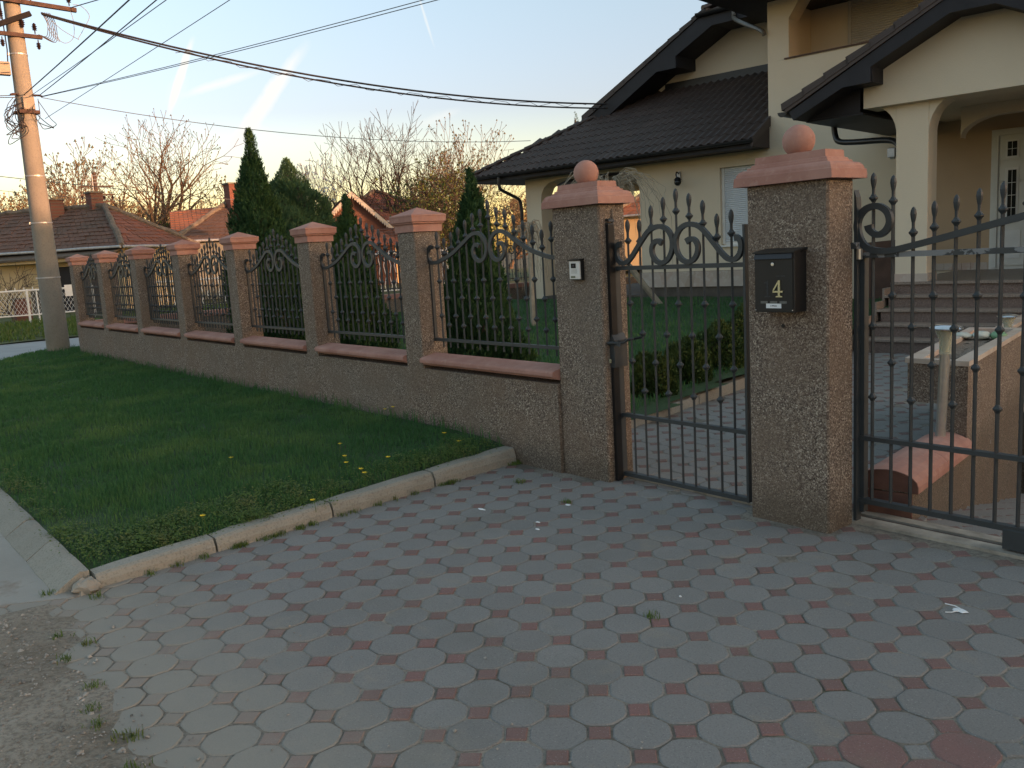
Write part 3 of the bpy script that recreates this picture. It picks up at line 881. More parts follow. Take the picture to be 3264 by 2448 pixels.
# -- paving: octagons and squares
def paving():
    root = thing('paved_driveway', None, None); root['kind'] = 'structure'
    PAVE = [(-5.3,-3.75),(2.2,-3.75),(2.2,9.0),(-6.9,9.0),(-5.05,0.3),(-5.3,0.05)]
    mb = MB(); mb.prism([(-5.2,-3.9),(3.5,-3.9),(3.5,0.5),(-2.30,0.5),(-4.2,9.8),(-7.2,9.8),(-5.05,0.3),(-5.2,0.1)], -0.08, -0.0045, 'z')
    mb.add([(-2.30,0.5,-0.0045),(3.5,0.5,-0.0045),(3.5,6.5,-0.0045-6*RAMP),(-3.52,6.5,-0.0045-6*RAMP)], [(0,1,2,3)])
    mb.build('joint_bed', M['sand'], root)
    e1 = Vector((math.cos(R(1.5)), math.sin(R(1.5))))*0.2003
    e2 = Vector((-math.sin(R(1.7)), math.cos(R(1.7))))*0.2022
    o0 = Vector((-2.391, -1.661))
    ang = R(1.6)
    def ngon(pts, ch, top=0.0, depth=0.03):
        n = len(pts); sc = lambda k: [(x*k, y*k) for x, y in pts]
        r = max(math.hypot(*p) for p in pts)
        vs = [(x, y, top) for x, y in sc(1-ch/r)] + [(x, y, top-ch*0.7) for x, y in pts] + [(x, y, top-depth) for x, y in pts]
        fs = [tuple(range(n))]
        for L in (0, n):
            for i in range(n):
                j = (i+1) % n
                fs.append((L+i, L+n+i, L+n+j, L+j))
        return vs, fs
    hf, c, k = 0.0978, 0.0560, 0.013
    oc = []
    base8 = [(hf,-hf+c),(hf,hf-c),(hf-c,hf),(-hf+c,hf),(-hf,hf-c),(-hf,-hf+c),(-hf+c,-hf),(hf-c,-hf)]
    for i in range(8):
        p, q0, q1 = Vector(base8[i]), Vector(base8[i-1]), Vector(base8[(i+1) % 8])
        for w in (q0, q1):
            v = p+(w-p).normalized()*k; oc.append((v.x, v.y))
    q = 0.0520
    sq = [(q,0.005),(q-.005,0.010),(0.008,q-.003),(0,q),(-0.008,q-.003),(-q+.005,0.010),(-q,0.005),(-q,-0.005),(-q+.005,-0.010),(-0.008,-q+.003),(0,-q),(0.008,-q+.003),(q-.005,-0.010),(q,-0.005)]
    sq = [(q,0),(0,q),(-q,0),(0,-q)]
    def meshes(shape, nm, mat, nvar, jit):
        out = []
        for k in range(nvar):
            pts = [(x+random.uniform(-jit,jit), y+random.uniform(-jit,jit)) for x, y in shape]
            vs, fs = ngon(pts, 0.0055)
            out.append(MB().add(vs, fs).mesh(nm, mat))
        return out
    octs = meshes(oc, 'octagonal_paver', M['paver_grey'], 6, 0.0022)
    roct = meshes(oc, 'octagonal_paver', M['paver_red'], 2, 0.0015)
    sqs = meshes(sq, 'square_paver', M['paver_red'], 6, 0.0018)
    gsq = meshes(sq, 'square_paver', M['paver_grey'], 2, 0.0018)
    mrot = Matrix.Rotation(ang, 4, 'Z')
    cw = cam.matrix_world.inverted()
    fpx = 2770.85
    def seen(p):
        v = cw @ Vector((p[0], p[1], 0))
        if v.z > -0.3: return False
        x = v.x/-v.z*fpx; y = v.y/-v.z*fpx
        return abs(x) < 1632+150 and abs(y) < 1224+160
    red_o = {(5,-1),(6,0),(6,-1)}
    grey_s = {(6,0),(7,1)}
    for kind in ('oct', 'sq'):
        L = []
        for i in range(-45, 40):
            for j in range(-16, 60):
                h = 0.5 if kind == 'oct' else 0.0
                p = o0 + e1*(i+h) + e2*(j+h)
                if not in_poly(np.array([p.x]), np.array([p.y]), PAVE)[0]: continue
                if 0.24 < p.y < 0.50 and p.x > -2.9: continue            # gate track
                if -0.02 < p.y < 0.26 and (p.x < -4.2 or -3.05 < p.x < -2.52): continue
                if p.y > 0.26 and p.x < kerb_x(p.y): continue
                if not seen(p): continue
                L.append(((p-Vector((CAM_LOC.x, CAM_LOC.y))).length, i, j, p))
        L.sort(key=lambda t: t[0])
        rest = MB()
        for n, (d, i, j, p) in enumerate(L):
            if kind == 'oct': me = random.choice(roct if (i, j) in red_o else octs)
            else: me = random.choice(gsq if (i, j) in grey_s else sqs)
            lift = random.gauss(0, 0.0012)
            if p.y > -0.55 and random.random() < 0.2: lift -= random.uniform(0.001, 0.004)
            if on_ramp(p.x, p.y): lift -= RAMP*(p.y-0.5)
            T = Matrix.Translation((p.x, p.y, lift-0.0005)) @ mrot @ Matrix.Rotation(random.gauss(0, 0.012), 4, 'Z') @ Matrix.Rotation(random.gauss(0, 0.008), 4, 'X') @ Matrix.Rotation(random.gauss(0, 0.008), 4, 'Y')
            if n < 300:
                o = link(me.name.split('.')[0], me, root)
                o.matrix_local = T
            else:
                rest.add([T @ v.co for v in me.vertices], [tuple(f.vertices) for f in me.polygons])
        if rest.v:
            o = rest.build('octagonal_paving' if kind == 'oct' else 'square_paving', M['paver_grey' if kind == 'oct' else 'paver_red'], root)
            o['kind'] = 'stuff'
paving()

# gate track of concrete with its rail, threshold of the small gate
mb = MB()
mb.box(-2.52, 2.0, 0.275, 0.375, -0.05, 0.012); mb.box(-2.52, 2.0, 0.425, 0.50, -0.05, 0.012)
root = thing('gate_track', None, None); root['kind'] = 'structure'
mb.build('track_strip', M['track'], root)
mb = MB(); mb.box(-2.52, 2.0, 0.376, 0.424, -0.05, -0.012); mb.prism([(0.388,-0.012),(0.412,-0.012),(0.404,0.006),(0.396,0.006)], -2.52, 2.0, 'x'); mb.build('track_rail', M['rust'], root)
tag(MB().box(-4.12, -3.07, 0.20, 0.27, -0.05, 0.010).build('threshold', M['track']), kind='structure')

# ================================================================== FENCE
PX = [-18.334, -16.420, -14.458, -12.501, -10.534, -8.566, -6.5905]   # left faces of the small pillars
PW = 0.268
P8X, P8W, P9X, P9W, PD8, PY8 = -4.602, 0.461, -2.980, 0.499, 0.252, 0.0

def cap_small(mb, w, z0):
    """two-step cap with a low pyramid on a pillar of width w (local origin at its front left corner)"""
    def ring(o, z): return [(-o,-o,z),(w+o,-o,z),(w+o,w+o,z),(-o,w+o,z)]
    prof = [(0.014,0.0),(0.014,0.058),(0.020,0.064),(0.030,0.070),(0.030,0.078),(0.042,0.084),(0.044,0.128),(0.047,0.131),(0.045,0.142)]
    vs = []; fs = []
    for o, z in prof: vs += ring(o, z0+z)
    n = len(prof)
    for i in range(n-1):
        for q in range(4):
            j = (q+1) % 4
            fs.append((i*4+q, i*4+j, (i+1)*4+j, (i+1)*4+q))
    fs.append((3,2,1,0))
    vs.append((w/2, w/2, z0+0.212)); a = len(vs)-1
    for q in range(4): fs.append(((n-1)*4+q, (n-1)*4+(q+1) % 4, a))
    mb.add(vs, fs)

def build_wall():
    root = thing('boundary_wall', 'low pebble-washed garden wall with seven capped pillars and pink sills beside the lawn', 'wall')
    x0, x1 = PX[0], P8X
    mb = MB()
    nx = 60
    mb.box(x0+0.02, x1, 0.0, PW, -0.25, 0.655)
    mb.build('base_wall', M['pebble'], root)
    # narrow concrete footing strip showing at the foot
    MB().box(x0, -5.24, -0.035, 0.001, -0.2, 0.115).build('footing', M['darkplinth'], root)
    zt = 1.833
    pm = MB().cbox(0, PW, -0.002, PW+0.002, -0.25, zt, 0.009).mesh('pillar', M['pebble'])
    cm = MB(); cap_small(cm, PW, zt); cm = cm.mesh('cap', M['terra'])
    for i, x in enumerate(PX):
        p = link('pillar', pm, root, (x, 0, 0))
        link('cap', cm, p)
    # sills: sloping stone between the pillars, overhanging the front
    for i, x in enumerate(PX):
        xa = x+PW; xb = PX[i+1] if i < 6 else P8X
        mb = MB()
        L = xb-xa
        prof = [(0.155,0.655),(0.155,0.775),(0.13,0.782),(-0.012,0.757),(-0.034,0.748),(-0.040,0.738),(-0.040,0.716),(-0.034,0.708),(-0.006,0.703),(-0.002,0.690)]
        n = len(prof)
        e = 0.010
        vs = [(0.001,y,z) for y, z in prof] + [(L-0.001,y,z) for y, z in prof]
        fs = [tuple(range(n)), tuple(range(2*n-1,n-1,-1))] + [(k, n+k, n+(k+1)%n, (k+1)%n) for k in range(n)]
        mb.add(vs, fs); mb.build('sill', M['terra'], root, (xa, 0, 0))
    return root
build_wall()

def spear_picket(name, tip, foot, collars, mat, half=0.0086, under=0.135):
    """square bar with swaged collars and a hammered spearhead"""
    mb = MB()
    zc = tip-under
    d = half*1.12
    mb.add([(-d,0,foot),(0,-d,foot),(d,0,foot),(0,d,foot),(-d,0,zc),(0,-d,zc),(d,0,zc),(0,d,zc)], [(0,1,5,4),(1,2,6,5),(2,3,7,6),(3,0,4,7),(0,3,2,1)])
    for c in list(collars)+[zc+0.004]:
        mb.lathe([(0.010,-0.022),(0.016,-0.012),(0.0235,-0.004),(0.0235,0.003),(0.016,0.010),(0.0095,0.021)], n=8, z0=c)
    prof = [(0.0098,0.012),(0.0085,0.035),(0.0090,0.055),(0.0145,0.080),(0.0165,0.098),(0.0140,0.116),(0.0080,0.129),(0.0015,0.135)]
    k = under/0.135
    mb.lathe([(r, z*k) for r, z in prof], n=8, z0=zc)
    return mb.mesh(name, mat)

S_LEFT = [(.075,1.690),(.055,1.698),(.025,1.690),(.004,1.660),(-.001,1.620),(.012,1.582),(.040,1.563),(.075,1.560),(.150,1.568),(.273,1.602),(.370,1.635),(.464,1.682),(.540,1.722),(.600,1.755),(.650,1.775),(.700,1.781),(.750,1.770),(.795,1.735),(.818,1.690),(.822,1.645),(.805,1.600),(.770,1.570),(.725,1.560),(.680,1.575),(.650,1.610),(.648,1.650),(.668,1.682),(.700,1.690),(.730,1.676)]

def build_panels():
    tips = [1.823,1.768,1.808,1.845,1.897,1.945,1.968,2.029,1.968,1.945,1.897,1.845,1.808,1.768,1.823]
    L = PX[6]-PX[5]-PW
    pick = [spear_picket('picket', t, 0.835, (1.403,1.106) if i % 2 == 0 else (1.258,1.026), M['iron']) for i, t in enumerate(tips)]
    path = spline(S_LEFT, 4)
    mL = MB().band(path, 0.030, 0.020); mL = mL.mesh('scroll', M['iron'])
    mR = MB().band([(1.690-x, z) for x, z in path][::-1], 0.030, 0.020).mesh('scroll', M['iron'])
    rail = MB().box(-0.012, 1.702, -0.014, 0.014, 0.886, 0.910).mesh('bottom_rail', M['iron'])
    post = MB().box(-0.013, 0.013, -0.014, 0.014, 0.911, 1.61).mesh('side_bar', M['iron'])
    def brk(z):
        mb = MB(); mb.box(-0.058, -0.012, -0.009, 0.009, z-0.012, z+0.012); mb.ball((-0.028, -0.006, z), 0.018, 8, 6); return mb.mesh('wall_bracket', M['iron'])
    b1, b2 = brk(1.43), brk(0.985)
    labs = ['farthest iron fence panel, beside the concrete utility pole',
            'iron fence panel, second along the wall from the utility pole',
            'iron fence panel, third along the wall from the utility pole',
            'middle one of the seven iron scroll panels, three panels on either side',
            'iron fence panel in front of the tall pointed dark conifer',
            'iron fence panel one bay before the pillar with the intercom bay',
            'nearest and largest-looking iron fence panel, left of the intercom pillar']
    for i, x in enumerate(PX):
        t = thing('iron_fence_panel', labs[i], 'fence panel', (x+PW+0.004, 0.145, 0), 0, 'iron scroll panels between the wall pillars')
        xb = PX[i+1] if i < 6 else P8X
        t.scale = ((xb-x-PW-0.02)/1.695, 1, 1)
        for k, m in enumerate(pick): link('picket', m, t, (0.118+0.1035*k-0.002, 0, 0))
        link('scroll', mL, t, (0, -0.019, 0)); link('scroll', mR, t, (0, -0.019, 0))
        link('bottom_rail', rail, t, (0, -0.002, 0)); link('side_bar', post, t); link('side_bar', post, t, (1.690, 0, 0))
        link('wall_bracket', b1, t, (0.005, 0, 0)); link('wall_bracket', b2, t, (0.005, 0, 0))
build_panels()

def gate_cap(mb, x0, x1, y0, y1, z0):
    prof = [(0.050,0.0),(0.047,0.048),(0.040,0.051),(0.036,0.066),(0.026,0.080),(0.012,0.087),(-0.003,0.089),(-0.006,0.099),(-0.018,0.101),(-0.022,0.113),(-0.034,0.116),(-0.037,0.154)]
    vs = []; fs = []
    for o, z in prof: vs += [(x0-o,y0-o,z0+z),(x1+o,y0-o,z0+z),(x1+o,y1+o,z0+z),(x0-o,y1+o,z0+z)]
    n = len(prof)
    for i in range(n-1):
        for q in range(4):
            j = (q+1) % 4
            fs.append((i*4+q, i*4+j, (i+1)*4+j, (i+1)*4+q))
    fs.append((3,2,1,0)); fs.append(tuple((n-1)*4+q for q in range(4)))
    mb.add(vs, fs)

def gate_pillar(x, w, lab):
    t = thing('gate_pillar', lab, 'gate pillar', (x, PY8, 0), 0, 'big gate pillars topped by balls')
    # the shaft stands a touch proud of the wall behind it
    MB().cbox(0, w, 0.026, 0.026+PD8, -0.2, 1.9035, 0.011).build('shaft', M['pebble'], t)
    mb = MB(); gate_cap(mb, 0, w, 0.026, 0.026+PD8, 1.8985); mb.build('cap', M['terra'], t)
    mb = MB(); mb.ball((w/2, 0.155, 2.122), 0.086, 32, 20); mb.lathe([(0.048,2.048),(0.042,2.056)], w/2, 0.155, 20)
    mb.smooth = True
    mb.build('ball', M['terra'], t)
    return t
gp8 = gate_pillar(P8X, P8W, 'pebble-washed gate pillar with a white intercom and a ball on top')
gp9 = gate_pillar(P9X, P9W, 'pebble-washed gate pillar with a black mailbox and a ball on top')
# bolt hole below the mailbox and a rust-free lime run are on the pillar itself
mb = MB(); mb.lathe([(0.011,0),(0.011,0.004)], n=10)
o = mb.build('bolt_hole', M['black'], gp9, (0.230, 0.0235, 1.131)); o.rotation_euler = (R(90), 0, 0)

# ------------------------------------------------------------------ small gate
def build_small_gate():
    t = thing('garden_gate', 'narrow wrought iron garden gate with double scroll between the two ball pillars', 'gate', (-4.125, 0.17, 0))
    W = 1.03
    tips = [1.785,1.779,1.862,1.907,1.950,1.913,1.863,1.775,1.793]
    for i, tp in enumerate(tips):
        cs = (1.231,0.840) if i % 2 == 0 else (1.032,0.643)
        m = spear_picket('picket', tp, 0.05, cs, M['iron'], under=0.143)
        link('picket', m, t, (0.106+0.1035*i, 0, 0))
    S = [(.060,1.626),(.040,1.626),(.020,1.603),(.016,1.565),(.030,1.525),(.065,1.500),(.110,1.505),(.155,1.540),(.210,1.600),(.260,1.655),(.310,1.700),(.360,1.720),(.415,1.722),(.465,1.700),(.497,1.655),(.503,1.605),(.492,1.555),(.460,1.512),(.415,1.494),(.370,1.505),(.340,1.540),(.332,1.585),(.350,1.622),(.385,1.634),(.418,1.618)]
    path = spline(S, 5)
    w = [0.030]*len(path)
    for k in range(6): w[k] = 0.030+0.010*(1-k/6); w[-1-k] = 0.030+0.010*(1-k/6)
    for pth in (path, [(1.034-x, z) for x, z in path][::-1]):
        MB().band(pth, w, 0.024).build('scroll', M['iron'], t, (0, -0.021, 0))
    for nm, z0, z1, d in (('top_rail',1.453,1.480,.020),('middle_rail',0.449,0.474,.018),('bottom_rail',0.030,0.056,.022)):
        MB().box(0.004, W-0.004, -d, d, z0, z1).build(nm, M['iron'], t)
    MB().box(-0.014, 0.004, -0.022, 0.022, 0.028, 1.66).build('stile', M['iron'], t)
    MB().box(W-0.004, W+0.012, -0.022, 0.022, 0.028, 1.70).build('stile', M['iron'], t)
    # lock post with pointed blade at the pillar
    mb = MB(); mb.box(-0.0145, 0.012, -0.085, -0.033, 0.004, 1.76); mb.build('lock_post', M['black'], t)
    mb = MB(); mb.prism([(-0.014,0.02),(0.010,0.02),(0.010,1.66),(-0.004,1.865),(-0.014,1.66)], -0.032, -0.023); mb.build('stop_bar', M['iron'], t)
    mb = MB()
    pts = [(-0.002+0.019*math.cos(a), 1.778+0.019*math.sin(a)) for a in [i*2*math.pi/14 for i in range(13)]]
    mb.band(pts, 0.007, 0.05, -0.060); mb.build('rolled_end', M['iron'], t)
    mb = MB(); mb.box(-0.014, 0.030, -0.090, 0.034, 0.80, 0.985); mb.prism([(-0.014,0.985),(0.030,0.985),(0.008,1.03)], -0.088, 0.03); mb.build('lock_box', M['iron'], t)
    mb = MB(); mb.lathe([(0.006,0),(0.008,0.02),(0.005,0.024)], n=8); mb.build('key_cylinder', M['brass'], t, (0.008, -0.112, 0.835))
    h = [(0.005,-0.088,0.965),(0.0,-0.115,0.968),(0.03,-0.11,0.972),(0.06,-0.09,0.966),(0.10,-0.066,0.975),(0.125,-0.06,0.992),(0.150,-0.06,1.0),(0.175,-0.06,0.997)]
    mb = MB(); mb.tube(spline(h, 4), [0.011]*9+[0.008]*20, 7); mb.smooth = True; mb.build('handle', M['iron'], t)
    h = [(-0.02,0.03,0.965),(-0.02,0.065,0.968),(0.03,0.07,0.975),(0.10,0.066,0.990),(0.16,0.06,1.0)]
    mb = MB(); mb.tube(spline(h, 4), 0.009, 7); mb.smooth = True; mb.build('handle', M['iron'], t)
    # leafy plate behind the handle
    mb = MB()
    for k in range(7):
        a = -0.05+0.020*k
        mb.add([(a,-0.098,0.955+0.006*math.sin(k*2.1)),(a+0.024,-0.102,0.948+0.008*math.sin(k*1.7)),(a+0.022,-0.096,0.985+0.007*math.sin(k*2.9)),(a+0.002,-0.094,0.980)], [(0,1,2,3)])
    mb.build('leaf_plate', M['iron'], t)
build_small_gate()

# ------------------------------------------------------------------ sliding gate
def build_slide_gate():
    X0, X1 = -2.486, 1.56
    t = thing('sliding_gate', 'wide iron sliding gate with rising curve, ring scroll and peeling top rail', 'gate', (X0, 0.335, 0))
    n = 35; cx = (X1-X0)/2
    for i in range(n):
        x = 0.086+0.1075*i*1.0
        if x > X1-X0-0.06: break
        s = 1-abs(x-cx)/cx
        tip = (1.922,1.899)[i] if i < 2 else 1.73+0.0215*(i-2) if x < cx else 1.73+0.0215*max(0, (2*cx-x-0.3)/0.1075)
        cs = (1.110,0.719) if i % 2 == 0 else (1.275,0.916)
        link('picket', spear_picket('picket', tip, 0.13, cs, M['iron'], 0.0092), t, (x, 0, 0))
    S = [(-2.412,1.650),(-2.405,1.625),(-2.380,1.602),(-2.348,1.598),(-2.315,1.620),(-2.297,1.660),(-2.308,1.708),(-2.345,1.740),(-2.392,1.747),(-2.440,1.728),(-2.470,1.685),(-2.476,1.635),(-2.458,1.575),(-2.425,1.535),(-2.380,1.516),(-2.320,1.510),(-2.250,1.518),(-2.170,1.534),(-2.070,1.555),(-1.967,1.578),(-1.80,1.615),(-1.66,1.646),(-1.45,1.690),(-1.20,1.735),(-0.9,1.775),(-0.463,1.80)]
    path = [(x-X0, z) for x, z in spline(S, 5)]
    k = len(path)
    w = [0.045-0.012*min(1, i/8) for i in range(k)]
    MB().band(path, w, 0.028).build('curved_rail', M['iron'], t, (0, -0.024, 0))
    MB().band([(2*cx-x, z) for x, z in path][::-1], 0.033, 0.028).build('curved_rail', M['iron'], t, (0, -0.024, 0))
    MB().box(0.03, X1-X0, -0.026, 0.018, 1.477, 1.505).build('top_rail', M['peel'], t)
    MB().box(0.0, X1-X0, -0.022, 0.018, 0.473, 0.497).build('middle_rail', M['iron'], t)
    MB().box(0.0, X1-X0, -0.024, 0.020, 0.112, 0.140).build('bottom_rail', M['iron'], t)
    MB().box(0.0, 0.046, -0.016, 0.030, 0.06, 1.476).build('stile', M['iron'], t)
    MB().box(X1-X0-0.046, X1-X0, -0.016, 0.030, 0.06, 1.476).build('stile', M['iron'], t)
    for x in (0.78, 3.2):
        mb = MB(); mb.cbox(x, x+0.22, -0.03, 0.03, 0.022, 0.125, 0.004); mb.build('wheel_box', M['iron'], t)
        mb = MB(); mb.lathe([(0.05,-0.012),(0.05,0.012)], n=16); o = mb.build('wheel', M['rust'], t, (x+0.11, 0.06, 0.056)); o.rotation_euler = (R(90), 0, 0)
    # guide arm that reaches past the pillar
    mb = MB(); mb.box(-0.15, 0.035, -0.085, -0.045, 1.528, 1.563); mb.build('guide_arm', M['peel'], t)
    mb = MB(); mb.lathe([(0.016,0),(0.016,0.055)], n=10); mb.build('guide_roller', M['steel'], t, (0.035, -0.05, 1.472))
build_slide_gate()
# tall catch plate of the sliding gate behind the mailbox pillar
mb = MB(); mb.prism([(0,0.0),(0.018,0.0),(0.018,1.72),(0.012,1.80),(0,1.84)], 0.0, 0.05)
tag(mb.build('gate_catch', M['iron'], None, (-2.481, 0.282, 0.0)), 'flat dark iron catch plate standing against the back edge of the mailbox pillar', 'gate catch')

# ------------------------------------------------------------------ mailbox
def build_mailbox():
    x0, x1, z0, z1 = -2.853, -2.606, 1.215, 1.545
    yb, yf = 0.0255, -0.088
    t = thing('mailbox', 'black metal mailbox with a brass 4 mounted on the gate pillar', 'mailbox', (x0, 0, 0))
    W = x1-x0
    mb = MB(); mb.cbox(0, W, yf, yb, z0, z1-0.008, 0.004); mb.build('body', M['black'], t)
    # roof plate leaning to the front, flap under it
    mb = MB(); mb.prism([(yf-0.014, z1-0.014),(yf-0.014, z1-0.006),(yb, z1+0.010),(yb, z1-0.004)], -0.004, W+0.006, 'x'); mb.build('lid', M['black'], t)
    mb = MB(); mb.prism([(yf-0.003, z1-0.046),(yf-0.014, z1-0.044),(yf-0.004, z1-0.012),(yf-0.001, z1-0.012)], 0.006, W-0.010, 'x'); mb.build('flap', M['blackflap'], t)
    mb = MB(); mb.box(0.004, W-0.010, yf-0.0035, yf-0.0005, z0+0.006, z1-0.050); mb.build('door', M['black'], t)
    f = yf-0.0036
    mb = MB(); mb.lathe([(0.0095,0),(0.0095,0.003),(0.007,0.004)], n=14); o = mb.build('lock', M['steel'], t, (0.117, f, 1.472)); o.rotation_euler = (R(90), 0, 0)
    # numeral 4 with serifs, faceted
    def num(poly, hole, nm, mat, d, loc):
        mb = MB()
        for q in poly: mb.prism(q, -d, 0.0)
        return mb.build(nm, mat, t, loc)
    four = [[(-0.004,0.045),(0.006,0.045),(0.006,-0.038),(-0.006,-0.038),(-0.006,0.034)],
            [(-0.0042,0.0445),(-0.0042,0.030),(-0.030,-0.008),(-0.040,-0.014),(-0.036,-0.004)],
            [(-0.040,-0.020),(-0.036,-0.0115),(-0.0062,-0.0115),(-0.0062,-0.020)],
            [(0.0062,-0.0115),(0.024,-0.0105),(0.022,-0.020),(0.0062,-0.020)],
            [(-0.021,-0.045),(-0.017,-0.0385),(0.017,-0.0385),(0.021,-0.045)]]
    num(four, None, 'numeral_four', M['brass'], 0.006, (0.157, f, 1.342))
    one = [[(-0.005,0.040),(0.005,0.046),(0.005,-0.038),(-0.005,-0.038)],[(-0.0052,0.040),(-0.0052,0.030),(-0.022,0.028),(-0.020,0.035)],[(-0.020,-0.045),(-0.018,-0.0385),(0.018,-0.0385),(0.020,-0.045)]]
    num(one, None, 'ghost_numeral', M['ghost'], 0.0008, (0.083, f, 1.342))
    MB().box(-0.029, 0.029, -0.0008, 0, -0.003, 0.003).build('ghost_mark', M['ghost'], t, (0.164, f, 1.409))
    for k in range(3): MB().box(0, 0.044, -0.0015, 0, -0.0065, 0.0065).build('small_plate', M['plate'], t, (0.040+0.059*k, f, 1.269))
    MB().box(0, 0.094, -0.0012, 0, -0.0125, 0.0125).build('name_label', M['paper'], t, (0.074, f, 1.250))
    # the print on the label is too small to read in the photo: two smudges of ink
    mb = MB(); mb.ball((0.030,-0.0012,1.250), 0.0030, 6, 4, 1.0); mb.box(0.036, 0.050, -0.0015, -0.0011, 1.2480, 1.2530); mb.box(0.0505, 0.067, -0.0015, -0.0011, 1.2475, 1.2520); mb.build('name_print', M['ink'], t, (0.074, f, 0))
    for x, z in ((0.008, z0+0.012), (W-0.012, z0+0.012)):
        mb = MB(); mb.ball((0,0,0), 0.003, 8, 6); mb.build('rivet', M['steel'], t, (x, f, z))
build_mailbox()

def build_intercom():
    t = thing('intercom', 'small white video intercom with a hooded dark backplate on the gate pillar', 'intercom', (-4.402, 0.026, 0))
    MB().cbox(-0.003, 0.107, -0.034, 0.0, 1.400, 1.533, 0.003).build('backplate', M['black'], t)
    mb = MB(); mb.prism([(-0.052,1.534),(-0.052,1.540),(0.0,1.546),(0.0,1.534)], -0.004, 0.108, 'x'); mb.build('hood', M['black'], t)
    MB().cbox(0.001, 0.103, -0.044, -0.030, 1.409, 1.531, 0.003).build('faceplate', M['silver'], t)
    f = -0.0442
    MB().box(0.022, 0.068, f-0.002, f, 1.483, 1.515).build('camera_window', M['glass'], t)
    mb = MB(); mb.lathe([(0.009,0),(0.007,0.003)], n=14); o = mb.build('camera_lens', M['ink'], t, (0.046, f-0.002, 1.499)); o.rotation_euler = (R(90), 0, 0)
    for k in range(5):
        MB().box(0.022, 0.080, f-0.0006, f, 1.448+0.006*k, 1.4492+0.006*k).build('speaker_slot', M['plate'], t)
    MB().box(0.016, 0.060, f-0.001, f, 1.416, 1.430).build('name_window', M['lcd'], t)
    mb = MB(); mb.lathe([(0.006,0),(0.006,0.002),(0.004,0.003)], n=12); o = mb.build('call_button', M['steel'], t, (0.074, f, 1.423)); o.rotation_euler = (R(90), 0, 0)
build_intercom()

# ================================================================== THE HOUSE
HA = R(8.0)
H0 = Vector((-6.23, 8.11, 0.0))
def hw(a, b, z):
    """house frame to world"""
    return Vector((H0.x + a*math.cos(HA) - b*math.sin(HA), H0.y + a*math.sin(HA) + b*math.cos(HA), z))

def wave_tile(w=0.36, L=0.40, t=0.016):
    """one S-profile concrete tile, local x across, y up the slope, z up"""
    n = 12
    vs = []; fs = []
    for k in range(n+1):
        u = k/n
        z = 0.040*(0.5+0.5*math.cos(4*math.pi*u))**1.3
        for y, dz in ((0, -t), (0, 0), (L, -0.006)):
            vs.append((u*w, y, z+dz+(0.010 if y == 0 else 0)))
    for k in range(n):
        o = k*3; p = o+3
        fs += [(o, p, p+1, o+1), (o+1, p+1, p+2, o+2)]
    fs += [(0,1,2), (n*3+2, n*3+1, n*3)]
    return MB().add(vs, fs)

def slope_matrix(a, b, z, pitch):
    return Matrix.Translation((a, b, z)) @ Matrix.Rotation(pitch, 4, 'X')

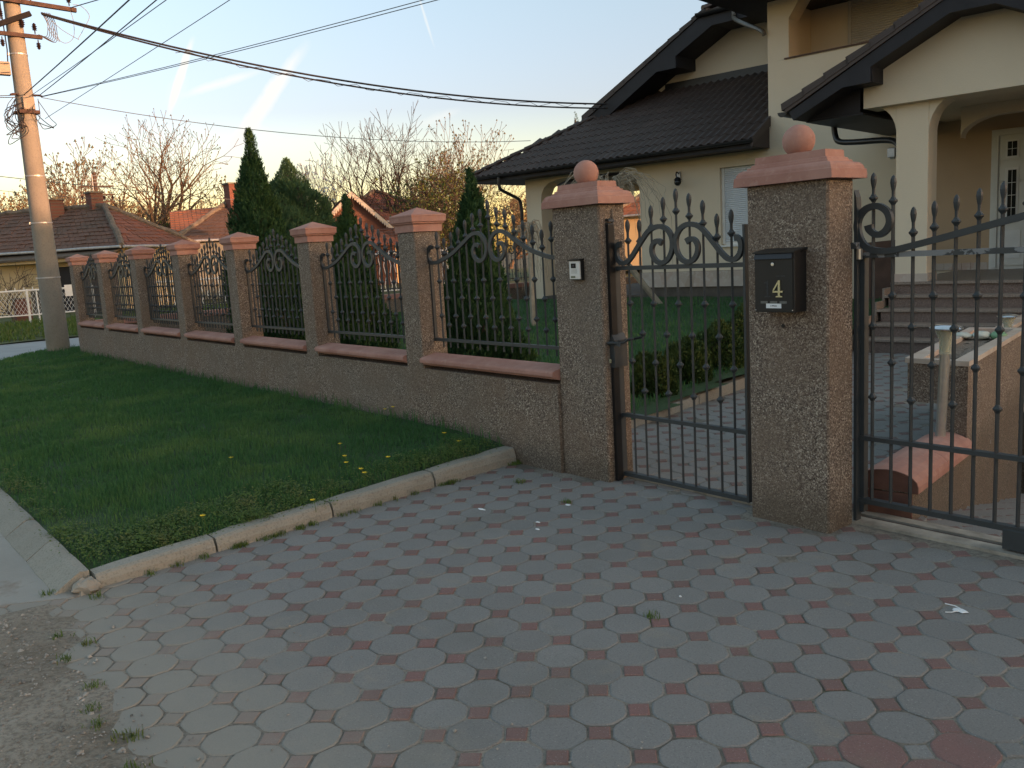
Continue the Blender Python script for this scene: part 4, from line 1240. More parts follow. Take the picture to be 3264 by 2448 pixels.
def build_house():
    H = thing('family_house', 'cream stuccoed house with dark tiled roofs, gabled porch and upstairs loggia', 'house', H0, HA)
    P = lambda mb, nm, mat: mb.build(nm, mat, H)
    # --- walls
    mb = MB()
    mb.box(-6.50, -4.55, 3.2, 3.5, 0.99, 3.46)
    mb.box(-4.55, -2.03, 3.2, 3.5, 0.99, 1.50); mb.box(-4.55, -2.03, 3.2, 3.5, 3.045, 3.46)
    mb.box(-2.03, 8.0, 3.2, 3.5, 0.87, 3.46); mb.box(-3.48, 8.0, 3.2, 3.5, 3.461, 4.89)
    mb.box(-2.03, 0.0, 3.2, 3.5, -0.1, 0.869)
    mb.box(-3.48, -3.06, 3.2, 3.62, 4.891, 6.4)
    mb.box(-3.48, -3.2, 3.621, 4.5, 3.461, 6.4)
    mb.box(-3.48, 8.0, 4.5, 4.8, 3.461, 6.4)
    mb.box(2.6, 8.0, 3.2, 3.62, 4.891, 6.4)
    mb.box(-3.199, 8.0, 3.501, 4.499, 4.30, 4.40)
    mb.box(-3.48, -3.18, 4.81, 12, 0, 6.4); mb.box(7.7, 8.0, 3.63, 12, 0, 6.4); mb.box(-3.48, 8, 12, 12.3, 0, 6.4)
    mb.box(-6.5, -6.2, 3.501, 11, 0.3, 3.46); mb.box(-6.5, -3.48, 11, 11.3, 0.3, 3.46)
    # chamfered corners of the loggia opening
    mb.prism([(-3.06,5.98),(-3.06,5.62),(-2.80,5.98)], 3.2, 3.62); mb.prism([(2.6,5.98),(2.6,5.62),(2.34,5.98)], 3.2, 3.62)
    P(mb, 'wall', M['stucco'])
    # pale stone plinth and dark foundation
    mb = MB()
    mb.box(-6.53, -2.0, 3.165, 3.199, 0.665, 0.985); mb.box(-6.53, -6.501, 3.199, 3.9, 0.665, 0.985)
    P(mb, 'plinth', M['plinth'])
    P(MB().box(-6.5, -2.0, 3.205, 3.5, 0.0, 0.985), 'foundation', M['darkplinth'])
    P(MB().box(-10.1, -6.5, 3.21, 8.2, 0.2, 0.50), 'terrace_floor', M['darkplinth'])
    # --- terrace: corner column, flat arch, far beam, ceiling
    mb = MB(); mb.box(-9.80, -9.33, 3.2, 3.62, 0.2, 3.46); P(mb, 'terrace_column', M['stucco'])
    arch = [(-9.331,3.46),(-9.331,2.75),(-9.30,2.93),(-9.22,3.07),(-9.07,3.17),(-8.8,3.23),(-8.26,3.265),(-7.5,3.262),(-7.03,3.24),(-6.75,3.17),(-6.58,3.04),(-6.501,2.82),(-6.501,3.46)]
    P(MB().prism(arch, 3.201, 3.60), 'terrace_arch', M['stucco'])
    P(MB().box(-9.80, -6.5, 6.4, 6.75, 3.02, 3.46), 'terrace_beam', M['stucco'])
    P(MB().box(-10.9, -6.5, 3.61, 8.0, 3.461, 3.50), 'terrace_ceiling', M['darkwood'])
        # --- shuttered window
    win = P(MB().box(-4.55, -2.03, 3.30, 3.36, 1.50, 3.045), 'window', M['white'])
    mb = MB()
    z = 1.56
    while z < 3.02:
        mb.prism([(3.298,z),(3.284,z+0.008),(3.282,z+0.022),(3.290,z+0.036),(3.299,z+0.0385)], -4.49, -2.09, 'x'); z += 0.039
    mb.build('roller_shutter', M['shutter'], win)
    mb = MB(); mb.box(-4.549, -4.492, 3.27, 3.298, 1.52, 3.04); mb.box(-2.088, -2.031, 3.27, 3.298, 1.52, 3.04); mb.build('shutter_rail', M['white'], win)
    P(MB().box(-4.60, -1.98, 3.15, 3.30, 1.462, 1.499), 'window_sill', M['white'])
    # --- loggia: sill plate, shuttered balcony door
    P(MB().box(-3.14, 2.7, 3.165, 3.55, 4.891, 4.915), 'loggia_sill', M['brownwood'])
    mb = MB(); z = 4.42
    while z < 6.35:
        mb.prism([(4.498,z),(4.482,z+0.008),(4.480,z+0.024),(4.490,z+0.040),(4.499,z+0.042)], -2.39, -0.4, 'x'); z += 0.043
    P(mb, 'balcony_shutter', M['shutter2'])
    mb = MB(); mb.box(-2.45, -2.391, 4.46, 4.499, 4.4, 6.4); P(mb, 'balcony_door_frame', M['shutter2'])
    # brown panel with slanted top in front of the wall
    P(MB().prism([(-1.76,0.0),(-0.62,0.0),(-0.62,1.46),(-1.76,1.40)], 3.02, 3.199), 'brown_panel', M['brownwood'])
    # --- tower roof and eaves
    mb = MB(); mb.box(-4.2, 8.8, 1.75, 13, 5.985, 6.03); P(mb, 'tower_soffit', M['darkwood'])
    mb = MB()
    e = [(-4.25,1.7),(8.85,1.7),(8.85,13.05),(-4.25,13.05)]
    vs = [(x,y,6.03) for x, y in e] + [(x,y,6.17) for x, y in e] + [(0.4,7.4,8.6),(4.2,7.4,8.6)]
    mb.add(vs, [(0,1,5,4),(1,2,6,5),(2,3,7,6),(3,0,4,7),(4,5,9,8),(5,6,9),(6,7,8,9),(7,4,8)])
    P(mb, 'tower_roof', M['tile'])
    # --- wing roof: tiles one by one
    pitch = R(30); tp = math.tan(pitch)
    eb, ez = 2.50, 3.455
    def rz(b): return ez + (b-eb)*tp
    deck = MB()
    deck.add([(-11.02,eb+.02,ez-.03),(-3.46,eb+.02,ez-.03),(-3.46,3.195,rz(3.195)-.03),(-3.50,3.195,rz(3.195)-.03),(-3.50,5.52,rz(5.52)-.03),(-7.95,5.52,rz(5.52)-.03)], [(0,1,2,3,4,5)])
    deck.add([(-11.02,eb,ez-.03),(-7.95,5.52,rz(5.52)-.03),(-7.95,9.0,rz(5.52)-.03),(-11.02,9.0,ez-.03)], [(0,1,2,3)])
    P(deck, 'roof_deck', M['tile'])
    tm = wave_tile().mesh('roof_tile', M['tile'])
    rows = 10; step = (5.50-eb)/math.cos(pitch)/ (rows-0.05)
    cnt = 0; rest = MB()
    for r in range(rows):
        b = eb - 0.035 + r*step*math.cos(pitch)
        z = rz(b)
        c = 0
        a = -3.46-0.36
        while a > -11.2:
            left = -11.02 + (b-eb)*1.02 - 0.12
            if a < left: break
            
            Mt = slope_matrix(a+random.uniform(-.003,.003), b, z+0.004, pitch) @ Matrix.Rotation(random.gauss(0, .004), 4, 'Z')
            if cnt < 300:
                o = link('roof_tile', tm, H); o.matrix_local = Mt
            else:
                rest.add([Mt @ v.co for v in tm.vertices], [tuple(f.vertices) for f in tm.polygons])
            cnt += 1
            a -= 0.36
    if rest.v: P(rest, 'roof_tiles', M['tile'])['kind'] = 'stuff'
    # hip ridge tiles
    def half_tile(p0, p1, rad=0.085, nm='ridge_tile'):
        p0 = Vector(p0); p1 = Vector(p1); n = max(1, int((p1-p0).length/0.36))
        ax = (p1-p0).normalized(); s = ax.cross(Vector((0,0,1))).normalized(); u = s.cross(ax)
        for i in range(n):
            q0 = p0.lerp(p1, i/n); q1 = p0.lerp(p1, (i+1.12)/n)
            vs = []; fs = []
            for q, rr, up in ((q0, rad*1.08, 0.012), (q1, rad*0.94, 0)):
                for k in range(9):
                    t = math.pi*k/8
                    vs.append(q + s*(rr*math.cos(t)) + u*(rr*math.sin(t)*0.75+up))
            for k in range(8): fs.append((k, k+1, k+10, k+9))
            fs.append(tuple(range(8,-1,-1)))
            o = MB().add(vs, fs).build(nm, M['tile'], H)
    half_tile((-11.0,2.47,3.47), (-7.95,5.5,5.19))
    # verge of the wing roof right of the tower corner
    mb = MB(); mb.prism([(2.46,3.34),(2.46,3.49),(3.19,3.91),(3.19,3.72)], -3.46, -3.43, 'x'); P(mb, 'verge_board', M['tile'])
    P(MB().prism([(2.49,3.31),(2.49,3.46),(3.195,3.86),(3.195,3.31)], -3.50, -3.462, 'x'), 'eave_end_board', M['tile'])
    # eaves: fascia, soffit, gutter with brackets
    P(MB().box(-11.0, -3.47, 2.56, 2.59, 3.30, 3.43), 'fascia', M['darkwood'])
    P(MB().box(-11.0, -3.47, 2.591, 3.199, 3.31, 3.335), 'soffit', M['darkwood'])
    P(MB().box(-11.0, -9.801, 3.2, 9.0, 3.31, 3.335), 'soffit', M['darkwood'])
    def gutter(p0, p1, r=0.068, up=(0,0,1)):
        p0 = Vector(p0); p1 = Vector(p1); ax = (p1-p0).normalized(); s = ax.cross(Vector(up)).normalized(); u = Vector(up)
        vs = []; fs = []
        for q in (p0, p1):
            for rr in (r, r-0.006):
                for k in range(9):
                    t = math.pi + math.pi*k/8
                    vs.append(q + s*(rr*math.cos(t)) + u*(rr*math.sin(t)))
        for k in range(8):
            fs += [(k, k+1, k+19, k+18), (k+9, k+27, k+28, k+10)]
        fs += [(0,18,27,9), (8,17,35,26), tuple(range(9)), tuple(range(26,17,-1))]
        mb = MB().add(vs, fs)
        L = (p1-p0).length; n = max(1, int(L/0.75))
        for i in range(n+1):
            q = p0.lerp(p1, i/n); 
            pts = [q + s*((r+.004)*math.cos(t)) + u*((r+.004)*math.sin(t)) for t in [math.pi+math.pi*k/8 for k in range(9)]]
            mb.tube(pts, 0.005, 4)
        return mb.build('gutter', M['gutter'], H)
    gutter((-11.02,2.485,3.445), (-3.45,2.485,3.445))
    # bent downpipe to the terrace column
    mb = MB(); mb.tube(spline([(-10.0,2.485,3.39),(-10.0,2.485,3.20),(-9.99,2.53,3.09),(-9.96,2.80,2.98),(-9.93,3.08,2.86),(-9.92,3.14,2.72),(-9.92,3.15,2.5)], 5)+[(-9.92,3.15,0.3)], 0.04, 10); mb.smooth = True
    P(mb, 'downpipe', M['gutter'])
    # --- upper gable (half hipped)
    gb, bb = 5.5, 4.65
    P(MB().prism([(-8.0,4.6),(-3.2,4.6),(-3.2,6.5),(-5.6,6.5),(-8.0,5.1)], gb, gb+0.3), 'gable_wall', M['stucco'])
    P(MB().box(-7.2, -3.48, gb-0.05, gb-0.001, 5.12, 5.33), 'flashing', M['gutter'])
    barge = [(-9.08,4.60),(-8.99,4.70),(-5.62,6.50),(-3.3,6.50),(-3.3,6.20),(-5.47,6.20),(-6.40,5.73),(-6.40,5.48),(-6.91,5.48),(-8.27,4.73),(-8.27,4.45)]
    P(MB().prism(barge, bb, bb+0.035), 'bargeboard', M['darkwood'])
    inner = [(-9.05,4.58),(-8.99,4.68),(-5.63,6.47),(-3.3,6.47),(-3.3,6.22),(-5.46,6.22),(-6.39,5.75),(-6.39,5.50),(-6.92,5.50),(-8.26,4.76),(-8.5,4.5)]
    P(MB().prism(inner, bb+0.036, gb-0.001), 'gable_soffit', M['darkwood'])
    mb = MB(); mb.prism([(-9.1,4.72),(-5.60,6.52),(-5.60,6.60),(-9.1,4.82)], bb-0.02, 12.0); P(mb, 'upper_roof', M['tile'])
    mb = MB(); mb.add([(-5.6,bb-.02,6.52),(-3.3,bb-.02,6.52),(-3.3,6.2,7.2),(-4.4,6.2,7.2)], [(0,1,2,3)]); mb.add([(-5.6,bb-.02,6.60),(-4.4,6.2,7.25),(-4.4,12,7.25),(-5.6,12,6.6)], [(0,1,2,3)]); P(mb, 'upper_roof', M['tile'])
    half_tile((-5.66,bb-0.02,6.56), (-4.5,6.1,7.2), 0.10)
    gutter((-5.80,bb-0.06,6.49), (-4.86,bb-0.06,6.49), 0.075)
    mb = MB(); mb.tube(spline([(-4.92,bb-.06,6.43),(-4.92,bb-.06,6.30),(-4.86,4.52,6.18),(-4.32,3.9,5.88),(-3.62,3.22,5.52),(-3.53,3.18,5.40)], 5), 0.042, 10); mb.smooth = True; P(mb, 'downpipe', M['downpipe'])
    def verge_tiles(a0, z0, a1, z1, b0, n, w=0.10, th=0.075):
        for i in range(n):
            t0, t1 = i/n, (i+1.06)/n
            xa, za = a0+(a1-a0)*t0, z0+(z1-z0)*t0
            xb, zb = a0+(a1-a0)*t1, z0+(z1-z0)*t1
            mb = MB(); mb.prism([(xa,za-0.02),(xb,zb-0.02-0.012),(xb,zb+th-0.022),(xa-0.012,za+th+0.006)], b0-0.03, b0+w+0.12)
            P(mb, 'verge_tile', M['tile'])
    verge_tiles(-9.03, 4.72, -5.64, 6.53, bb, 11)
    # --- porch: slab, steps, columns, beam, gable
    P(MB().box(0.0, 9.0, -0.02, 3.199, -0.1, 0.835), 'porch_base', M['granite'])
    P(MB().box(-0.04, 9.0, -0.06, 3.199, 0.836, 0.872), 'porch_floor', M['granite2'])
    for i in range(1, 5):
        z = 0.872-0.172*i
        st = P(MB().box(0.02, 9.0, -0.30*i, -0.30*i+0.275, -0.1, z-0.034), 'step', M['granite'])
        MB().cbox(-0.03, 9.0, -0.30*i-0.035, -0.30*i+0.30, z-0.033, z, 0.005).build('tread', M['granite2'], st)
        mb = MB(); mb.box(-0.06, -0.031, -0.30*i-0.02, -0.30*(i-1)-0.04, z-0.16, z+0.10); mb.build('step_edging', M['granite2'], st)
    for a in (0.0, 1.78):
        col = P(MB().cbox(a, a+0.43, 0.0, 0.38, 0.872, 3.34, 0.004), 'porch_column', M['stucco'])
        mb = MB(); mb.box(a-0.02, a+0.45, -0.02, 0.40, 0.873, 0.985); mb.build('column_plinth', M['plinth'], col)
        for sx, x0 in ((-1, a), (1, a+0.43)):
            arc = [(x0, 2.92)] + [(x0+sx*0.30*(1-math.cos(t)), 2.92+0.42*math.sin(t)) for t in [i*math.pi/16 for i in range(1, 9)]] + [(x0, 3.34)]
            MB().prism(arc if sx > 0 else arc[::-1], 0.012, 0.368).build('haunch', M['stucco'], col)
    gable = [(-0.40,3.33),(2.62,3.33),(2.62,3.62),(2.34,3.62),(2.34,3.83),(1.36,4.31),(0.86,4.31),(-0.13,3.83),(-0.13,3.62),(-0.40,3.62)]
    P(MB().prism([(-0.40,3.33),(2.62,3.33),(2.62,3.82),(1.40,4.42),(0.82,4.42),(-0.40,3.82)], -0.15, 0.38), 'porch_gable', M['stucco'])
    P(MB().box(-0.3, 2.6, 0.39, 3.199, 3.36, 3.39), 'porch_ceiling', M['stucco'])
    P(MB().box(-0.55, 2.6, 3.186, 3.1985, 0.873, 3.359), 'porch_shade_wall', M['porchshade'])  # thin sheet over the back wall, porch shade put into its colour
    P(MB().box(2.45, 2.7, 0.40, 3.185, 0.873, 3.359), 'porch_shade_wall', M['porchshade'])  # added side wall out of view, blocks light from the right
    # inner arch along the porch wall line
    ia = [(0.42,3.36),(0.42,2.92)] + [(0.42+0.55*(1-math.cos(t)), 2.92+0.28*math.sin(t)) for t in [i*math.pi/16 for i in range(1, 9)]] + [(2.2,3.20),(2.2,3.36)]
    P(MB().prism(ia, 1.5, 1.75), 'inner_arch', M['stucco'])
    fb = -0.60
    bg = [(-1.24,3.26),(-1.30,3.38),(0.80,4.47),(1.42,4.47),(3.52,3.38),(3.46,3.26),(2.74,3.60),(2.36,3.61),(2.36,3.81),(1.37,4.29),(0.85,4.29),(-0.14,3.81),(-0.14,3.61),(-0.52,3.60)]
    P(MB().prism(bg, fb, fb+0.035), 'bargeboard', M['darkwood'])
    ig = [(x*0.999, z+0.004) for x, z in bg[:1]] + [(-1.28,3.385),(0.80,4.45),(1.42,4.45),(3.50,3.385),(3.46,3.27),(2.74,3.61),(2.35,3.62),(2.35,3.82),(1.36,4.30),(0.86,4.30),(-0.13,3.82),(-0.13,3.62),(-0.52,3.61)]
    P(MB().prism(ig, fb+0.036, -0.151), 'gable_soffit', M['darkwood'])
    P(MB().box(-1.24, -0.41, -0.16, 3.195, 3.255, 3.285), 'porch_soffit', M['darkwood'])
    P(MB().prism([(-1.24,3.29),(-0.45,3.29),(-0.45,3.70)], -0.145, -0.12), 'porch_soffit', M['darkwood'])
    mb = MB(); mb.prism([(-1.36,3.375),(0.80,4.475),(0.80,4.55),(-1.36,3.45)], fb-0.02, 3.199); mb.prism([(0.801,4.475),(1.42,4.475),(1.42,4.55),(0.801,4.55)], fb-0.02, 3.199); mb.prism([(1.421,4.475),(3.58,3.375),(3.58,3.45),(1.421,4.55)], fb-0.02, 3.199)
    P(mb, 'porch_roof', M['tile'])
    verge_tiles(-1.40, 3.43, 0.80, 4.55, fb, 7)
    gutter((-1.40,fb-0.01,3.395), (-1.40,3.15,3.395), 0.065)
    mb = MB(); mb.tube(spline([(-1.30,1.0,3.36),(-1.28,1.0,3.16),(-1.20,0.95,3.04),(-0.95,0.85,2.99),(-0.35,0.55,2.93),(-0.14,0.44,2.86),(-0.08,0.40,2.72)], 6)+[(-0.08,0.40,0.1)], 0.046, 10); mb.smooth = True
    P(mb, 'downpipe', M['gutter'])
    # small camera on the downpipe corner
    mb = MB(); mb.cbox(-0.23, -0.12, 0.30, 0.44, 2.66, 2.79, 0.01); mb.lathe([(0.03,2.63),(0.045,2.66)], -0.17, 0.36, 10); P(mb, 'porch_camera', M['zinc'])
    # --- wall lamp
    wl = P(MB().box(-5.53, -5.45, 3.16, 3.199, 2.86, 3.07), 'wall_lamp', M['zinc'])
    mb = MB(); mb.tube(spline([(-5.49,3.17,3.02),(-5.49,3.10,3.06),(-5.46,3.02,3.0),(-5.42,2.99,2.92)], 4), 0.014, 6); mb.build('lamp_arm', M['gutter'], wl)
    mb = MB(); mb.ball((-5.40,2.98,2.84), 0.075, 14, 10); mb.smooth = True; mb.build('lamp_globe', M['glass'], wl)
    mb = MB(); mb.lathe([(0.085,2.885),(0.05,2.93),(0.015,2.95)], -5.40, 2.98, 12); mb.build('lamp_cap', M['gutter'], wl)
    # --- entrance door
    dr = P(MB().box(0.44, 1.70, 3.12, 3.199, 0.873, 3.12), 'front_door', M['doorwhite'])
    mb = MB()
    for x0, x1, z0, z1 in ((0.47,0.55,0.90,3.09),(1.59,1.67,0.90,3.09),(0.551,1.589,3.02,3.09)): mb.box(x0, x1, 3.085, 3.119, z0, z1)
    mb.build('door_frame', M['doorwhite'], dr)
    mb = MB(); mb.box(0.57, 1.05, 3.098, 3.119, 0.93, 2.30-0.04); mb.box(0.57, 1.05, 3.098, 3.119, 2.62, 3.0); mb.box(0.57, 1.05, 3.098, 3.119, 2.30, 2.58); mb.box(1.07, 1.56, 3.098, 3.119, 0.93, 3.0)
    mb.build('door_leaf', M['doorwhite'], dr)
    mb = MB(); mb.box(0.655, 0.85, 3.088, 3.097, 2.65, 2.94); mb.box(0.655, 0.85, 3.088, 3.097, 1.62, 2.50); mb.box(0.62, 0.90, 3.090, 3.097, 1.05, 1.50); mb.build('door_moulding', M['white'], dr)
    mb = MB(); mb.box(0.685, 0.82, 3.080, 3.0875, 2.68, 2.91); mb.box(0.70, 0.82, 3.080, 3.0875, 1.66, 2.46); mb.build('door_glass', M['glass'], dr)
    mb = MB(); mb.box(0.757, 0.763, 3.074, 3.0795, 1.66, 2.46)
    for z in (1.86, 2.06, 2.26): mb.box(0.70, 0.756, 3.074, 3.0795, z-.004, z+.004); mb.box(0.764, 0.82, 3.074, 3.0795, z-.004, z+.004)
    mb.box(0.749, 0.755, 3.074, 3.0795, 2.68, 2.91); mb.box(0.685, 0.748, 3.074, 3.0795, 2.79, 2.797); mb.box(0.756, 0.82, 3.074, 3.0795, 2.79, 2.797)
    mb.build('glazing_bar', M['white'], dr)
    # skirting stones along the porch wall
    for k in range(7):
        a = -0.55+0.14*k
        if a < 0.36: P(MB().box(a+.003, a+.137, 3.17, 3.199, 0.873, 0.99), 'skirting_stone', M['plinth'])
    return H
build_house()

# ------------------------------------------------------------------ planter, low wall, lamps
def build_planter():
    t = thing('planter', 'pebble-washed raised planter with pale rim and dark soil behind the sliding gate', 'planter')
    A, B, C, D = (-2.975,1.90), (-2.560,1.90), (-3.00,4.05), (-3.42,3.95)
    mb = MB(); mb.prism([(-2.74,1.902),B,C,(-3.2,4.0)], -0.9, 0.675, 'z'); mb.prism([A,(-2.741,1.90),(-3.20,3.98),D], 0.40, 0.675, 'z')
    mb.build('planter_body', M['pebble'], t)
    def rim(t, out, inn, zt):
        vs = [(x,y,zt-0.035) for x, y in out]+[(x,y,zt) for x, y in out]+[(x,y,zt) for x, y in inn]+[(x,y,zt-0.10) for x, y in inn]
        fs = []
        for i in range(4):
            j = (i+1) % 4
            fs += [(i,j,4+j,4+i),(4+i,4+j,8+j,8+i),(8+i,8+j,12+j,12+i)]
        MB().add(vs, fs).build('planter_rim', M['plinth'], t)
    inn = [(-2.885,1.945),(-2.665,1.945),(-3.05,3.95),(-3.33,3.88)]
    rim(t, [(-2.99,1.89),(-2.55,1.89),(-2.99,4.06),(-3.43,3.96)], inn, 0.712)
    n = 12; vs = []; fs = []
    for i in range(n+1):
        for j in range(5):
            u, v = i/n, j/4
            x = (inn[0][0]*(1-v)+inn[1][0]*v)*(1-u)+(inn[3][0]*(1-v)+inn[2][0]*v)*u
            y = 1.945+(3.92-1.945)*u
            vs.append((x, y, 0.665+random.uniform(-.02,.02)))
    for i in range(n):
        for j in range(4): fs.append((i*5+j, i*5+j+1, i*5+j+6, i*5+j+5))
    MB().add(vs, fs).build('planter_soil', M['soil'], t)
    t2 = thing('planter', 'upper raised planter behind the first one, carrying the second garden lamp', 'planter')
    q = [(-3.75,4.75),(-2.9,4.75),(-3.3,7.6),(-4.3,7.6)]
    MB().prism(q, -1.2, 0.46, 'z').build('planter_body', M['pebble'], t2)
    i2 = [(-3.62,4.85),(-3.02,4.85),(-3.42,7.5),(-4.16,7.5)]
    rim(t2, [(-3.77,4.73),(-2.88,4.73),(-3.28,7.62),(-4.32,7.62)], i2, 0.50)
    MB().add([(x,y,0.44) for x, y in i2], [(0,1,2,3)]).build('planter_soil', M['soil'], t2)
build_planter()

def build_low_wall():
    t = thing('low_wall', 'low garden wall with rounded terracotta coping ending behind the sliding gate', 'wall')
    p0 = Vector((-2.405, 0.505)); p1 = p0+Vector((-0.206, 1.0))*1.4; ax = (p1-p0).normalized(); s = Vector((ax.y, -ax.x))
    def sweep(prof, L0, L1):
        vs = []; n = len(prof)
        for L in (L0, L1):
            for u, h in prof:
                q = p0+ax*L+s*u; vs.append((q.x, q.y, h-(0.045*L if h > 0 else 0)))
        fs = [tuple(range(n)), tuple(range(2*n-1,n-1,-1))] + [(k, n+k, n+(k+1)%n, (k+1)%n) for k in range(n)]
        return MB().add(vs, fs)
    w = 0.135
    sweep([(-w,-.6),(w,-.6),(w,0.185),(-w,0.185)], 0.01, 1.42).build('wall_body', M['pebble'], t)
    top = lambda r, zz: [(r*math.cos(a), zz+r*0.52*math.sin(a)) for a in [i*math.pi/10 for i in range(11)]]
    prof = top(0.172, 0.185) + [(-0.172,0.150),(-0.140,0.150),(-0.140,0.186),(0.140,0.186),(0.140,0.150),(0.172,0.150)]
    for L0, L1 in ((0.002,0.70),(0.704,1.42)):
        sweep(prof, L0, L1).build('coping', M['terra'], t)
    sweep([(-w-.004,-.05),(w+.004,-.05),(w+.004,0.145),(-w-.004,0.145)], -0.004, 0.008).build('end_face', M['darkterra'], t)
    sweep(top(0.13, 0.155), -0.006, 0.007).build('end_arch', M['darkterra'], t)
    sweep(prof, -0.010, 0.0015).build('end_cap', M['darkterra'], t)
build_low_wall()

def solar_lamp(x, y, z0, h, lean, lab):
    t = thing('garden_lamp', lab, 'garden lamp', (x, y, z0), 0, 'solar stake lamps behind the sliding gate')
    t.rotation_euler = (0, R(lean), 0)
    mb = MB(); mb.lathe([(0.032,0),(0.032,h-0.19)], n=16); mb.smooth = False; smooth_by_angle(mb.build('pole', M['steel'], t))
    mb = MB(); mb.lathe([(0.036,h-0.19),(0.038,h-0.10),(0.075,h-0.02),(0.060,h-0.018),(0.030,h-0.10),(0.030,h-0.185)], n=20, cap=False); smooth_by_angle(mb.build('lens', M['lampglass'], t))
    mb = MB(); mb.lathe([(0.020,h-0.18),(0.024,h-0.10),(0.040,h-0.03)], n=12); mb.build('lamp_core', M['silver'], t)
    mb = MB(); mb.lathe([(0.102,h-0.022),(0.104,h-0.014),(0.085,h-0.002),(0.045,h+0.008),(0.0,h+0.010)], n=28); smooth_by_angle(mb.build('lamp_cap', M['lampcap'], t))
solar_lamp(-2.655, 1.72, 0.215, 0.755, 2.0, 'nearer steel garden lamp standing on the terracotta coping of the low wall')
solar_lamp(-3.62, 5.30, 0.40, 0.30, 0, 'farther steel garden lamp standing in the upper planter')

# compost bag on the soil of the planter
def build_bag():
    t = thing('compost_bag', 'crumpled white and green plastic bag lying on the planter soil', 'bag', (-3.22, 3.35, 0.68), R(20))
    for k, (x, w, m) in enumerate(((0.0,0.13,'bagwhite'),(0.135,0.12,'bagwhite'),(0.26,0.11,'baggreen'))):
        mb = MB(); mb.ball((0,0,0), 0.5, 10, 7)
        mb.v = [(px*w*1.15+x, py*0.20+random.uniform(-.008,.008), max(-.03, pz*(0.075 if k else 0.05))+0.03+random.uniform(-.007,.007)) for px, py, pz in mb.v]
        mb.smooth = True
        mb.build('bag_fold' if k < 2 else 'bag_end', M[m], t)
build_bag()

# ================================================================== VEGETATION
def conifer(name, lab, x, y, z0, h, rmax, prof, mat, n, group, tipw=0.0, seed=1, flame=0.0):
    """evergreen of many small upright sprays; prof(t) gives the relative radius at height t"""
    rng = np.random.default_rng(seed)
    t = thing(name, lab, 'conifer', (x, y, z0), 0, group)
    # lumpy outline
    ph = rng.uniform(0, 6.28, 8); am = rng.uniform(0.03, 0.10, 8); kz = rng.uniform(3, 14, 8); ka = rng.integers(1, 6, 8)
    u = rng.random(n)
    tt = 1-np.sqrt(1-u*0.9995) if False else rng.random(n)**0.85
    a = rng.uniform(0, 2*np.pi, n)
    base = prof(tt)
    # pick heights in proportion to the girth
    keep = rng.random(n) < np.clip(base+0.12, 0.05, 1)
    tt, a, base = tt[keep], a[keep], base[keep]
    lump = sum(am[k]*np.sin(kz[k]*tt*h+ka[k]*a+ph[k]) for k in range(8))
    rad = rmax*base*(1+lump)*(1-np.abs(rng.normal(0, 0.13, len(tt)))) + rng.normal(0, 0.012, len(tt))
    rad = np.clip(rad, 0.0, None)
    m = len(tt)
    px = rad*np.cos(a); py = rad*np.sin(a); pz = tt*h*0.985+0.02
    px = px+np.where(tt > .86, .05*np.sin((tt-.86)/.14*3.1)*(h/3.5), 0)
    s = np.where(tt > .88, .65, 1.0)*rng.uniform(0.035, 0.085, m)*(0.75+0.25*np.clip(rmax/0.5, .5, 1.6))
    ux = np.cos(a)*0.45+rng.normal(0, .28, m); uy = np.sin(a)*0.45+rng.normal(0, .28, m); uz = 0.85+rng.normal(0, .25, m)
    L = np.sqrt(ux**2+uy**2+uz**2); U = np.stack([ux/L, uy/L, uz/L], 1)
    wv = np.stack([-np.sin(a)+rng.normal(0, .6, m), np.cos(a)+rng.normal(0, .6, m), rng.normal(0, .25, m)], 1)
    wv -= U*(wv*U).sum(1, keepdims=True); wv /= np.linalg.norm(wv, axis=1, keepdims=True)
    P = np.stack([px, py, pz], 1)
    S = s[:,None]
    V = np.empty((m, 7, 3), np.float32)
    V[:,0] = P-U*S*0.4
    V[:,1] = P+wv*S*0.33+U*S*0.25; V[:,2] = P+wv*S*0.16+U*S*0.30; V[:,3] = P+U*S*0.95
    V[:,4] = P-wv*S*0.16+U*S*0.30; V[:,5] = P-wv*S*0.36+U*S*0.30; V[:,6] = P+U*S*0.1
    b = np.arange(m)[:,None]*7
    F = np.concatenate([b+np.array([[0,1,2]]), b+np.array([[6,2,3]]), b+np.array([[6,3,4]]), b+np.array([[0,4,5]])])
    link('crown', arr_mesh('crown', V.reshape(-1,3), F, mat), t)
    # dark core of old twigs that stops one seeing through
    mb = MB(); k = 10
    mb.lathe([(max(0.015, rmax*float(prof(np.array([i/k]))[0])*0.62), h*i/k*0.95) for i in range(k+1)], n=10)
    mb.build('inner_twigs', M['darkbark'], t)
    mb = MB(); mb.tube([(0,0,-0.3),(0,0,h*0.5)], [0.05,0.02], 7); mb.build('trunk', M['bark'], t)
    return t

def p_col(t):      # slim column that tapers to a drawn-out tip
    return np.interp(t, (0, .12, .30, .55, .75, .85, .91, .96, 1.0), (.86, 1.0, .92, .68, .44, .24, .12, .10, .02))
def p_dome(t):
    return np.interp(t, (0, .15, .35, .5, .65, .78, .88, .94, 1.0), (.85, 1.0, 1.0, .93, .77, .55, .30, .12, .02))
def p_old(t):
    return np.clip(np.minimum(0.74+1.15*t, 1.0)*(1-np.clip((t-0.30)/0.70, 0, 1)**1.25*0.90)-0.0, 0.03, 1)
def p_flame(t):
    return np.clip(np.sqrt(np.clip(t+0.25, 0, 1))*1.05*(1-np.clip((t-0.3)/0.7, 0, 1)**1.9), 0.02, 1)
def p_cone(t):
    return np.clip((0.80+0.9*t)*(t < 0.22)+(1-(t-0.22)/0.78)*(t >= 0.22), 0.02, 1)

